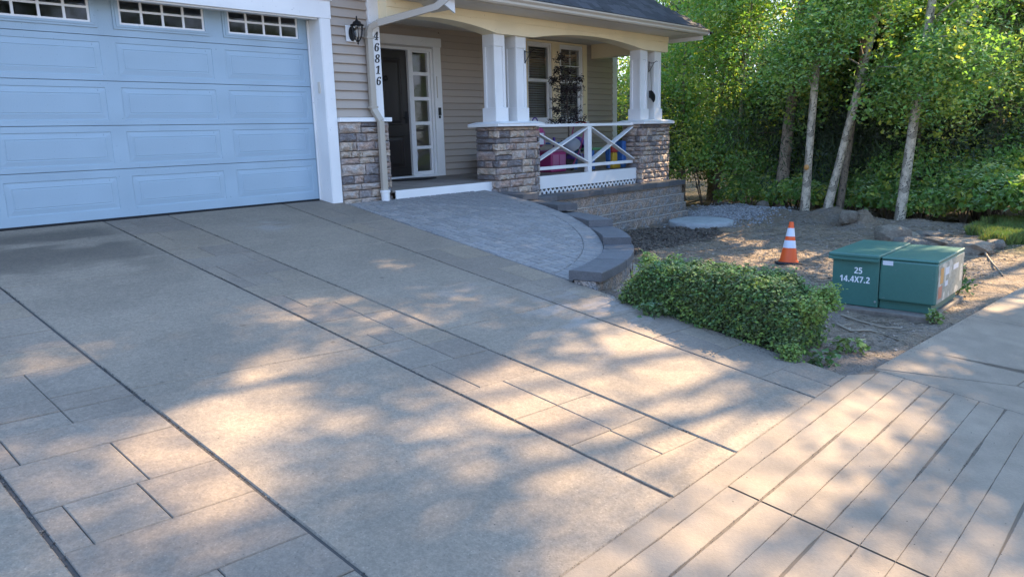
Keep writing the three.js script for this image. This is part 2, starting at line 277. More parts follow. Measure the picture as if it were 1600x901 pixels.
// ---------------------------------------------------------------- the setting
const SL = 0.141, drive = (x, z) => -SL * z;
const ARC = { x: -0.83, z: 0.78, r: 3.58 };
const lineD = z => -0.57 - 0.0487 * z, lineE = z => 0.19 - 0.0745 * z;
const MOUNDS = [[1132, 324, 0.20, 0.42], [1165, 328, 0.10, 0.35], [1290, 342, 0.10, 0.4], [1350, 352, 0.26, 0.20], [1232, 330, 0.12, 0.35], [1320, 346, 0.08, 0.3]].map(([u, v, h, r]) => { const p = atY(u, v, -1.0); return [p.x, p.z, h, r]; });
function groundY(x, z) {
  let y = -1.03 + 0.02 * (fbm(x * 0.9 + 50, z * 0.9 + 50, 3) - 0.5) * 4;
  y += 0.045 * (fbm(x * 5 + 9, z * 5 + 3, 4) - 0.5) * 2;
  // gravel mound round the lid, and the spoil ridge along the trees
  y += 0.10 * Math.exp(-((x - 8.6) ** 2 / 2.2 + (z - 1.5) ** 2 / 1.2));
  const ridge = Math.exp(-((x - (9.25 - 0.10 * (z - 2))) ** 2) / 0.28) * ss(6.3, 5.0, z) * ss(-3, -1, z);
  y += ridge * (0.02 + 0.14 * fbm(z * 1.4 + 4, x * 0.8, 3));
  for (const [mx, mz, h, r] of MOUNDS) { const d = ((x - mx) ** 2 + (z - mz) ** 2) / (r * r); if (d < 9) y += h * Math.exp(-d) * (0.7 + 0.6 * fbm(x * 4, z * 4 + 9, 3)); }
  if (x > 9.6) y -= 0.25 * ss(9.6, 12, x);
  // up to the edge of the driveway under the hedge
  const e = lineE(z), near = ss(1.3, 0.05, x - e);
  const edge = drive(x, clamp(z, 3.9, 7.2)) - 0.035;
  if (z > 3.4) y = y + (Math.max(edge, y) - y) * near * ss(3.4, 4.2, z);
  // kept below the concrete, the patio and the house
  if (x < e + 0.03) y = Math.min(y, drive(x, Math.max(0, z)) - 0.16);
  const we = 7.02 + 0.067 * Math.max(0, x); if (z > we - 0.6) y = Math.min(y, y + (drive(0, we) - 0.012 - y) * ss(we - 0.6, we - 0.02, z)); if (z > we - 0.01) y = Math.min(y, drive(0, z) - 0.14);
  if (x > -0.3 && x < 3.4 && z < 4.4 && Math.hypot(x - ARC.x, z - ARC.z) < ARC.r + 0.05) y = -1.2;
  if (z < 0.7 && x < 8.1) y = -1.25;
  if (z < 0.3 && x < 0.2) y = -1.25;
  if (z > 9.8) y = Math.min(y, -1.75);
  return y;
}
{
  const axis = (segs) => { const a = []; for (const [s, e, d] of segs) { const n = Math.max(1, Math.round((e - s) / d)); for (let i = 0; i < n; i++) a.push(s + (e - s) * i / n); } a.push(segs[segs.length - 1][1]); return a; };
  const X = axis([[-220, -40, 30], [-40, -8, 4], [-8, -0.8, 0.6], [-0.8, 10.4, 0.065], [10.4, 14, 0.3], [14, 40, 3], [40, 240, 30]]);
  const Z = axis([[-240, -40, 30], [-40, -6, 3], [-6, 0.6, 0.3], [0.6, 7.2, 0.065], [7.2, 12, 0.4], [12, 40, 4], [40, 240, 30]]);
  const pos = [], col = [], uv = [], idx = [];
  for (const z of Z) for (const x of X) {
    pos.push(x, groundY(x, z), z); uv.push(x, z);
    const n = fbm(x * 0.8 + 11, z * 0.8 + 23, 4), n2 = fbm(x * 3.1, z * 3.1 + 70, 3);
    let c = [0.245 + 0.14 * (n - 0.5), 0.182 + 0.10 * (n - 0.5), 0.12 + 0.06 * (n - 0.5)];
    const mixc = (d, k) => { for (let i = 0; i < 3; i++) c[i] += (d[i] - c[i]) * k; };
    mixc([0.20, 0.165, 0.13], 0.7 * ss(0.5, 0.62, n2));
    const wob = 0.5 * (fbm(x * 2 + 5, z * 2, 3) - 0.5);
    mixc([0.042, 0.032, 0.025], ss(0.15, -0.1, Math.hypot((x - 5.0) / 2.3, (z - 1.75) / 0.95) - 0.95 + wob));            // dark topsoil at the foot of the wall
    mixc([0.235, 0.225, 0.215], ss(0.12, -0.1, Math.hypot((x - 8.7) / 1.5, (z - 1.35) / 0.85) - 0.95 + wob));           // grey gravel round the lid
    mixc([0.17, 0.14, 0.115], 0.8 * ss(1.7, 0.6, x - lineE(z)) * ss(3.6, 4.4, z));                                      // darker, greyer earth under the hedge
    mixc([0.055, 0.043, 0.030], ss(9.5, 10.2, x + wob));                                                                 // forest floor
    mixc([0.10, 0.10, 0.04], ss(6.2, 6.9, x + wob) * ss(6.0, 6.5, z + wob) * ss(9.8, 9.0, x));                            // under the grass
    if (z > 9.8 || x < -7) mixc([0.09, 0.10, 0.05], 1);
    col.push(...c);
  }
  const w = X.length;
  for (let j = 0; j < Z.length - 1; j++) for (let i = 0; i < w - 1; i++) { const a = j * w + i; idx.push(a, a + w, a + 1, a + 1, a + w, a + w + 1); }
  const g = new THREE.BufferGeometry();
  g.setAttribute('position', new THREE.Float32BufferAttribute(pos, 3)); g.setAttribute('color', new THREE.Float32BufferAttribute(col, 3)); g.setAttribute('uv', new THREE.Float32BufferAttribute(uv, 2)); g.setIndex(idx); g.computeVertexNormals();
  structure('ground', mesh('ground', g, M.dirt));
}
// driveway: plain slabs between stamped bands, dark expansion joints between them
{
  const dw = structure('driveway', new THREE.Group());
  const END = 6.93, g2 = 0.0095;
  const base = slab([[-7.5, 0.02], [0.16, 0.02], [lineE(END) - 0.01, END], [-7.5, END]], drive, 0.08, 0.004, -0.009); mesh('joint_filler', base, M.joint, dw);
  const put = (poly, m, name) => mesh(name, slab(poly, drive, 0.1, 0.007), m, dw);
  // column of plain slabs; edges are functions of z, cuts are [z at left, z at right]
  const column = (xl, xr, cuts) => { for (let i = 0; i < cuts.length - 1; i++) { const a = cuts[i], b = cuts[i + 1], q = 0.0035; put([[xl(a[0]) + g2, a[0] + (i ? q : 0)], [xr(a[1]) - g2, a[1] + (i ? q : 0)], [xr(b[1]) - g2, b[1] - (i < cuts.length - 2 ? q : 0)], [xl(b[0]) + g2, b[0] - (i < cuts.length - 2 ? q : 0)]], M.concrete, 'concrete_slab'); } };
  const K = c => () => c;
  column(K(-7.5), K(-4.98), [[0.03, 0.03], [4.1, 4.2], [END, END]]);
  column(K(-4.18), K(-2.72), [[0.03, 0.03], [1.91, 2.08], [4.22, 4.48], [END, END]]);
  column(K(-2.04), lineD, [[0.03, 0.03], [2.02, 2.25], [4.56, 4.66], [END, END]]);
  // stamped ashlar bands
  const f = rngOf(31);
  const band = (xl, xr, rows, skew) => {
    for (let i = 0; i < rows.length - 1; i++) {
      const z0 = rows[i][0], z1 = rows[i + 1][0], cuts = [0, ...(rows[i][1] || []), 1], q = 0.0021;
      for (let k = 0; k < cuts.length - 1; k++) {
        const c0 = cuts[k], c1 = cuts[k + 1], ql = c0 > 0 ? q : g2, qr = c1 < 1 ? q : g2;
        const X = (c, z) => xl(z) + (xr(z) - xl(z)) * c, S = c => skew * (c - 1), S0 = c => i ? S(c) : 0, S1 = c => i < rows.length - 2 ? S(c) : 0;
        const rise = (f() - 0.5) * 0.004;
        const poly = [[X(c0, z0) + ql, z0 + S0(c0) + q], [X(c1, z0) - qr, z0 + S0(c1) + q], [X(c1, z1) - qr, z1 + S1(c1) - q], [X(c0, z1) + ql, z1 + S1(c0) - q]].map(p => [p[0], clamp(p[1], 0.03, END)]);
        mesh('stamped_tile', slab(poly, drive, 0.09, 0.004, rise), M.stamped[Math.floor(f() * 4)], dw);
      }
    }
  };
  band(K(-4.98), K(-4.18), [[0.03, [0.55]], [0.45, [0.3]], [0.78], [1.2, [0.5]], [1.62, [0.4, 0.7]], [1.98], [2.3, [0.62]], [2.66], [3.01], [3.33, [0.35]], [3.7, [0.53]], [4.11, [0.53]], [4.30, [0.53]], [4.48, [0.12]], [4.79, [0.60]], [5.24, [0.15, 0.53]], [5.6], [6.03, [0.5]], [6.35, [0.3]], [6.66], [END]], 0.07);
  band(K(-2.72), K(-2.04), [[0.03, [0.5]], [0.26, [0.3]], [0.47], [0.80, [0.35]], [1.18], [1.52, [0.45]], [1.89, [0.79]], [2.23, [0.2, 0.6]], [2.61, [0.2, 0.56]], [2.92], [3.25, [0.25]], [3.6, [0.6]], [3.97, [0.59]], [4.35, [0.25, 0.54]], [4.57, [0.54]], [4.73, [0.54]], [5.04, [0.25]], [5.5, [0.52]], [5.95, [0.52]], [6.35, [0.5]], [6.7], [END]], 0.07);
  band(z => lineD(z), z => lineE(z), [[0.03], [0.55, [0.5]], [1.0], [1.4, [0.35]], [1.85], [2.3], [2.75, [0.4]], [3.2], [3.62, [0.5]], [4.1, [0.4]], [4.45, [0.55]], [4.75], [5.2, [0.45]], [5.7, [0.55]], [6.15], [6.6, [0.5]], [END]], 0.06);
  // lower ramp and sidewalk: tooled grooves run along the street
  const walk = structure('sidewalk', new THREE.Group());
  mesh('joint_filler', slab([[-7.5, END - 0.02], [-0.34, END - 0.02], [-0.02, 7.03], [-0.02, 8.6], [-7.5, 8.6]], drive, 0.05, 0.003, -0.006), M.jointDirt, walk);
  mesh('joint_filler', slab([[-0.018, 7.03], [18, 7.03 + 18 * 0.067], [18, 9.7], [-0.018, 8.6]], drive, 0.05, 0.003, -0.006), M.jointDirt, walk);
  const panel = (poly, name = 'walk_panel') => mesh(name, slab(poly, drive, 0.09, 0.0035), M.walk, walk);
  panel([[-7.5, END + 0.002], [-0.30, END + 0.002], [-0.10, 7.0605], [-7.5, 7.0605]], 'border_strip');
  const zs = [7.063, 7.235, 7.40, 7.555, 7.71, 7.865, 8.02, 8.185, 8.36, 8.6];
  // a strip with worn, wandering edges
  const strip = (x0, x1, za, zb) => {
    const n = Math.round((x1 - x0) / 0.035), pos = [], P = (x, z, o) => [x, drive(x, z) + o, z], q4 = (a, b, c, d) => pos.push(...a, ...b, ...c, ...a, ...c, ...d), ch = 0.0025;
    const ea = x => za + 0.0003 + 0.007 * ss(0.40, 0.72, fbm(x * 2.2 + za * 31, za * 9, 3)) + 0.0018 * N256(x * 38, za * 50), eb = x => zb - 0.0003 - 0.007 * ss(0.40, 0.72, fbm(x * 2.2 + zb * 31, zb * 9, 3)) - 0.0018 * N256(x * 38 + 9, zb * 50);
    for (let i = 0; i < n; i++) { const a = x0 + (x1 - x0) * i / n, b = x0 + (x1 - x0) * (i + 1) / n;
      q4(P(a, ea(a) + ch, 0), P(a, eb(a) - ch, 0), P(b, eb(b) - ch, 0), P(b, ea(b) + ch, 0));
      q4(P(a, ea(a), -ch), P(a, ea(a) + ch, 0), P(b, ea(b) + ch, 0), P(b, ea(b), -ch)); q4(P(a, eb(a) - ch, 0), P(a, eb(a), -ch), P(b, eb(b), -ch), P(b, eb(b) - ch, 0));
      q4(P(a, ea(a), -0.06), P(a, ea(a), -ch), P(b, ea(b), -ch), P(b, ea(b), -0.06)); q4(P(a, eb(a), -ch), P(a, eb(a), -0.06), P(b, eb(b), -0.06), P(b, eb(b), -ch)); }
    const g = new THREE.BufferGeometry(); g.setAttribute('position', new THREE.Float32BufferAttribute(pos, 3)); return mesh('grooved_strip', metric(g), M.walk, walk);
  };
  for (const [x0, x1] of [[-4.84, -2.417], [-2.403, -0.012], [-7.5, -4.856]]) for (let i = 0; i < zs.length - 1; i++) strip(x0, x1, zs[i], zs[i + 1]);
  const e = (x) => 7.02 + 0.067 * x;     // inner edge of the sidewalk
  panel([[0.0, e(0)], [0.55, 7.83], [0.60, 8.6], [0.0, 8.6]]);
  panel([[0.02, e(0.02)], [0.75, e(0.75)], [1.02, 7.88], [0.565, 7.83]]);
  panel([[0.57, 7.84], [1.02, 7.89], [1.03, 8.6], [0.615, 8.6]]);
  let px = 0.765, pb = 1.045;
  for (let i = 0; i < 12; i++) { const nx = px + 1.52, nb = pb + 1.5; panel([[px, e(px)], [nx - 0.012, e(nx - 0.012)], [nb - 0.012, 8.6 + 0.067 * nb], [pb, 8.6 + 0.067 * pb]]); px = nx; pb = nb; }
  // kerb and street, unseen behind the camera; street paled to bounce sun
  const st = structure('street', mesh('street', slab([[-120, 9.75], [10, 9.75], [10, 17.5], [-120, 17.5]], (x, z) => -1.62, 0.1, 0.01), M.asphalt));
  structure('bounce_pavement', mesh('bounce_pavement', slab([[-60, 17.6], [30, 17.6], [30, 24], [-60, 24]], () => -1.5, 0.3, 0.02), M.walk));  // unseen pale ground, added to bounce warm sun under the porch eaves
  structure('kerb', mesh('kerb', slab([[-120, 8.62], [10, 8.62], [10, 9.74], [-120, 9.74]], (x, z) => -1.24 - 0.2 * ss(8.6, 9.74, z), 0.5, 0.02), M.walk));
}
// paver patio in herringbone inside a soldier course that follows the curved wall
{
  const pt = structure('paver_patio', new THREE.Group());
  const L = 0.2, W = 0.1, gap = 0.007, rIn = ARC.r - 0.235;
  const A = (r, a) => [ARC.x + r * Math.cos(a), ARC.z + r * Math.sin(a)];
  // region, counter-clockwise in (x,z): along the driveway edge is the left side
  const reg = []; const z0 = 0.375;
  reg.push([lineE(z0) + 0.02, z0]);
  for (let i = 0; i <= 40; i++) { const a = -0.12 + (1.40 + 0.12) * i / 40, p = A(rIn, a); if (p[0] > lineE(p[1]) + 0.02 && p[1] > z0) reg.push(p); }
  const aEnd = (() => { for (let a = 1.5; a > 1; a -= 0.002) { const p = A(rIn, a); if (p[0] > lineE(p[1]) + 0.02) return p; } })(); reg.push(aEnd);
  const cell = [];
  const area = p => { let s = 0; for (let i = 0; i < p.length; i++) { const a = p[i], b = p[(i + 1) % p.length]; s += a[0] * b[1] - b[0] * a[1]; } return Math.abs(s / 2); };
  for (let m = -60; m < 80; m++) for (let n = -30; n < 30; n++) {
    const ox = m + 4 * n, oy = m;
    for (const [x, y, w, h] of [[0, 0, 2, 1], [0, 1, 1, 2]]) {
      const X0 = (ox + x) * W - 1 + gap, Z0 = (oy + y) * W - 0.5 + gap, X1 = X0 + w * W - 2 * gap, Z1 = Z0 + h * W - 2 * gap;
      if (X1 < -0.6 || X0 > 3.2 || Z1 < 0.2 || Z0 > 4.6) continue;
      const q = clipConvex([[X0, Z0], [X1, Z0], [X1, Z1], [X0, Z1]], reg);
      if (q.length > 2 && area(q) > 0.0006) cell.push(q);
    }
  }
  const dist = q => Math.hypot(q[0][0] - camera.position.x, q[0][1] - camera.position.z);
  cell.sort((a, b) => dist(a) - dist(b));
  const f = rngOf(8), rest = [];
  cell.forEach((q, i) => {
    const g = slab(q, drive, 0.05, 0.008, (f() - 0.5) * 0.004), m = M.paver[Math.floor(f() * 5)];
    if (i < 300) mesh('paver', g, m, pt); else rest.push(g);
  });
  if (rest.length) stuffLabel(mesh('far_pavers', mergeGeometries(rest), M.paver[1], pt));
  for (let i = 0; i < 52; i++) {
    const a0 = -0.11 + 1.56 * i / 52 + 0.0018, a1 = -0.11 + 1.56 * (i + 1) / 52 - 0.0018;
    let q = [A(rIn + 0.004, a0), A(ARC.r - 0.006, a0), A(ARC.r - 0.006, a1), A(rIn + 0.004, a1)];
    q = clipConvex(q, [[lineE(0) + 0.02, 0.375], [9, 0.375], [9, 9], [lineE(9) + 0.02, 9]]);
    if (q.length > 2) mesh('edge_paver', slab(q, drive, 0.05, 0.007, (f() - 0.5) * 0.004), M.paver[[1, 3, 0][Math.floor(f() * 3)]], pt);
  }
  const bed = []; for (let i = 0; i <= 30; i++) bed.push(A(ARC.r, -0.12 + 1.5 * i / 30));
  mesh('sand_bed', slab([[0.16, 0.3], ...bed.filter(p => p[0] > -0.09 && p[1] > 0.3), [-0.10, 4.2]], drive, 0.2, 0.002, -0.016), M.sandBed, pt);
}
// ---------------------------------------------------------------- the house
const house = thing('house', 'beige-sided house with white garage door, stone piers and covered front porch', 'house');
const FONT = {};
FONT.serif = await new FontLoader().loadAsync('fonts/droid/droid_serif_bold.typeface.json');
FONT.sans = await new FontLoader().loadAsync('fonts/droid/droid_sans_bold.typeface.json');
function nested(w, h, loops) {                 // rectangle relief about the origin in x,y: loops of [inset, z], then a flat field
  const pos = [], q = (i) => { const [s, z] = loops[i], a = w / 2 - s, b = h / 2 - s; return [[-a, -b, z], [a, -b, z], [a, b, z], [-a, b, z]]; };
  for (let i = 0; i < loops.length - 1; i++) { const A = q(i), B = q(i + 1); for (let k = 0; k < 4; k++) { const l = (k + 1) % 4; pos.push(...A[k], ...A[l], ...B[l], ...A[k], ...B[l], ...B[k]); } }
  const F = q(loops.length - 1); pos.push(...F[0], ...F[1], ...F[2], ...F[0], ...F[2], ...F[3]);
  const g = new THREE.BufferGeometry(); g.setAttribute('position', new THREE.Float32BufferAttribute(pos, 3)); return metric(g);
}
function plate(x0, x1, y0, y1, holes, z, depth) {   // flat plate in x,y with rectangular holes, front at z
  const s = new THREE.Shape([[x0, y0], [x1, y0], [x1, y1], [x0, y1]].map(p => new THREE.Vector2(...p)));
  for (const [a, b, c, d] of holes) s.holes.push(new THREE.Path([[a, c], [a, d], [b, d], [b, c]].map(p => new THREE.Vector2(...p))));
  const g = new THREE.ExtrudeGeometry(s, { depth, bevelEnabled: false }); g.translate(0, 0, z - depth); return metric(g);
}
const pane = (x0, x1, y0, y1, z) => { const g = new THREE.PlaneGeometry(x1 - x0, y1 - y0); g.translate((x0 + x1) / 2, (y0 + y1) / 2, z); return g; };
// garage door
{
  const gd = part('garage_door', house), ys = [0.0, 0.533, 0.990, 1.448, 1.905, 2.438], W = 4.88, P = 1.22;
  const relief = h => nested(1.062, h, [[0, 0], [0.005, -0.0055], [0.016, -0.0055], [0.055, -0.001], [0.062, 0.0], [0.066, -0.003], [0.071, -0.003], [0.075, 0]]);
  for (let r = 0; r < 4; r++) {
    const y0 = ys[r] + (r ? 0.003 : 0.012), y1 = ys[r + 1] - 0.003, h = 0.336, yc = (ys[r] + ys[r + 1]) / 2 - (r ? 0.004 : -0.016), holes = [];
    const geo = relief(h);
    for (let c = 0; c < 4; c++) { const xc = -P * (c + 0.5); holes.push([xc - 0.531, xc + 0.531, yc - h / 2, yc + h / 2]); const m = mesh('raised_panel', geo, M.door, gd); m.position.set(xc, yc, 0.0005); }
    mesh('door_section', plate(-W, 0.012, y0, y1, holes, 0, 0.03), M.door, gd);
  }
  const wy0 = 2.025, wy1 = 2.322, top = [];
  for (let c = 0; c < 4; c++) {
    const xc = -P * (c + 0.5), hw = 0.47; top.push([xc - hw, xc + hw, wy0, wy1]);
    const hs = [], pw = (2 * hw - 0.025 * 5) / 4, ph = (wy1 - wy0 - 0.022 * 3) / 2;
    for (let i = 0; i < 4; i++) for (let j = 0; j < 2; j++) { const x = xc - hw + 0.025 + i * (pw + 0.025), y = wy0 + 0.022 + j * (ph + 0.022); hs.push([x, x + pw, y, y + ph]); mesh('pane', pane(x - 0.002, x + pw + 0.002, y - 0.002, y + ph + 0.002, -0.004), M.glass, gd); }
    mesh('muntin_grille', plate(xc - hw, xc + hw, wy0, wy1, hs, 0.006, 0.014), M.white, gd);
    mesh('window_frame', join([plate(xc - 0.531, xc + 0.531, wy0 - 0.045, wy1 + 0.045, [[xc - hw + 0.002, xc + hw - 0.002, wy0 + 0.002, wy1 - 0.002]], 0.013, 0.012), plate(xc - 0.505, xc + 0.505, wy0 - 0.022, wy1 + 0.022, [[xc - hw + 0.001, xc + hw - 0.001, wy0 + 0.001, wy1 - 0.001]], 0.02, 0.008)]), M.door, gd);
  }
  mesh('door_section', plate(-W, 0.012, ys[4] + 0.003, 2.45, top, 0, 0.03), M.door, gd);
  mesh('bottom_seal', bx(-W, 0.0, -0.012, 0.018, -0.02, 0.004, 0), M.rubber, gd);
  // opening: jambs, stop, header, outer trim
  const tr = part('garage_trim', house);
  mesh('jamb', bx(0.012, 0.022, -0.06, 2.26, -0.03, 0.268), M.white, tr);
  mesh('weather_stop', bx(-0.014, 0.011, 0.0, 2.26, 0.008, 0.03), M.white, tr);
  mesh('jamb', bx(-4.92, -4.88, -0.06, 2.26, -0.03, 0.268), M.white, tr);
  mesh('side_trim', bx(0.0225, 0.172, -0.045, 2.262, 0.10, 0.272), M.white, tr);
  mesh('side_trim', bx(-5.07, -4.925, -0.045, 2.262, 0.10, 0.272), M.white, tr);
  mesh('header_board', bx(-5.09, 0.185, 2.263, 2.48, 0.10, 0.275), M.white, tr);
  mesh('header_stop', bx(-4.88, 0.012, 2.268, 2.31, -0.02, 0.099), M.white, tr);
  mesh('header_moulding', bx(-4.88, 0.0, 2.245, 2.2625, 0.19, 0.245), M.white, tr);
  mesh('header_ledge', bx(-5.11, 0.205, 2.4805, 2.51, 0.10, 0.295), M.white, tr);
  mesh('sensor_box', bx(0.0, 0.0115, 1.36, 1.50, 0.14, 0.19), M.soffit, tr);
  const core = part('wall', house);
  mesh('wall_sheathing', bx(0.023, 0.93, -0.4, 2.62, 0.0, 0.215, 0), M.room, core);
  mesh('wall_sheathing', bx(-5.6, 0.93, 2.512, 2.66, 0.0, 0.215, 0), M.room, core);
  { const s = new THREE.Shape([[-5.6, 2.661], [0.93, 2.661], [0.93, 2.75], [-2.44, 4.4], [-5.6, 2.9]].map(p => new THREE.Vector2(...p))); const g = new THREE.ExtrudeGeometry(s, { depth: 0.2, bevelEnabled: false }); mesh('gable_wall', metric(g), M.siding[0], core); }
  mesh('wall_sheathing', bx(-5.6, -5.075, -0.4, 2.511, 0.0, 0.215, 0), M.siding[1], core);
  mesh('wall_sheathing', bx(0.78, 0.93, -0.4, 2.62, -1.46, -0.001, 0), M.siding[0], core);
  mesh('garage_interior_wall', bx(-5.6, 0.779, -0.3, 2.66, -6.2, -6.05, 0), M.interior, core);
  mesh('garage_interior_wall', bx(-5.6, -5.45, -0.3, 2.66, -6.04, -0.001, 0), M.interior, core);
  mesh('garage_interior_wall', bx(0.63, 0.779, -0.3, 2.66, -6.04, -0.002, 0), M.interior, core);
  mesh('garage_floor', bx(-5.44, 0.62, -0.2, -0.02, -6.04, 0.0, 0), M.interior, core);
  mesh('garage_ceiling', bx(-5.6, 0.93, 2.662, 2.70, -6.2, -0.001, 0), M.interior, core);
}
// lap siding: each course is a board
const boardGeo = (() => { const s = new THREE.Shape([[0, 0.006], [0.028, 0.0], [0.033, 0.005], [0.004, 0.118], [0, 0.118]].map(p => new THREE.Vector2(...p))); const g = new THREE.ExtrudeGeometry(s, { depth: 1, bevelEnabled: false }); g.rotateY(Math.PI / 2); g.translate(0, 0, 0); return g; })();   // unit length along x, out along +z after the turn
function boards(parent, x0, x1, y0, y1, z, seed) {
  const f = rngOf(seed);
  for (let y = y0; y < y1 - 0.02; y += 0.114) { const m = mesh('siding_board', boardGeo, M.siding[Math.floor(f() * 4)], parent); m.scale.set(x1 - x0, Math.min(1, (y1 - y) / 0.118), 1); m.position.set(x0, y, z); m.rotation.z = 0; }
}
boardGeo.scale(1, 1, -1); { const ix = boardGeo.index; if (ix) { for (let i = 0; i < ix.count; i += 3) { const a = ix.getX(i); ix.setX(i, ix.getX(i + 1)); ix.setX(i + 1, a); } } else { const p = boardGeo.attributes.position; for (let i = 0; i < p.count; i += 3) for (const at of ['position', 'uv']) { const t = boardGeo.attributes[at], n = t.itemSize; for (let k = 0; k < n; k++) { const s = t.array[i * n + k]; t.array[i * n + k] = t.array[(i + 1) * n + k]; t.array[(i + 1) * n + k] = s; } } } boardGeo.computeVertexNormals(); boardGeo.computeBoundingBox(); }
{
  const sd = part('siding', house), base = boardGeo.boundingBox;
  boards(sd, 0.186, 0.775, 1.055, 2.62, 0.216, 3);
  boards(sd, 3.462, 5.60, 0.085, 2.56, -1.314, 4);
  boards(sd, 7.645, 8.60, 0.085, 2.56, -1.314, 5);
  boards(sd, 5.60, 7.645, 0.085, 0.93, -1.314, 6);
  boards(sd, 0.95, 1.70, 0.085, 2.56, -1.314, 7);
  boards(sd, 1.70, 3.462, 2.395, 2.56, -1.314, 8);
  const ct = part('corner_trim', house);
  mesh('corner_board', bx(0.776, 0.946, 1.052, 2.62, 0.2155, 0.27), M.white, ct);
  mesh('corner_board', bx(0.9305, 0.9455, 0.08, 2.56, -1.31, 0.215), M.white, ct);
  mesh('corner_board', bx(8.601, 8.76, -0.2, 2.56, -1.33, -1.285), M.white, ct);
}
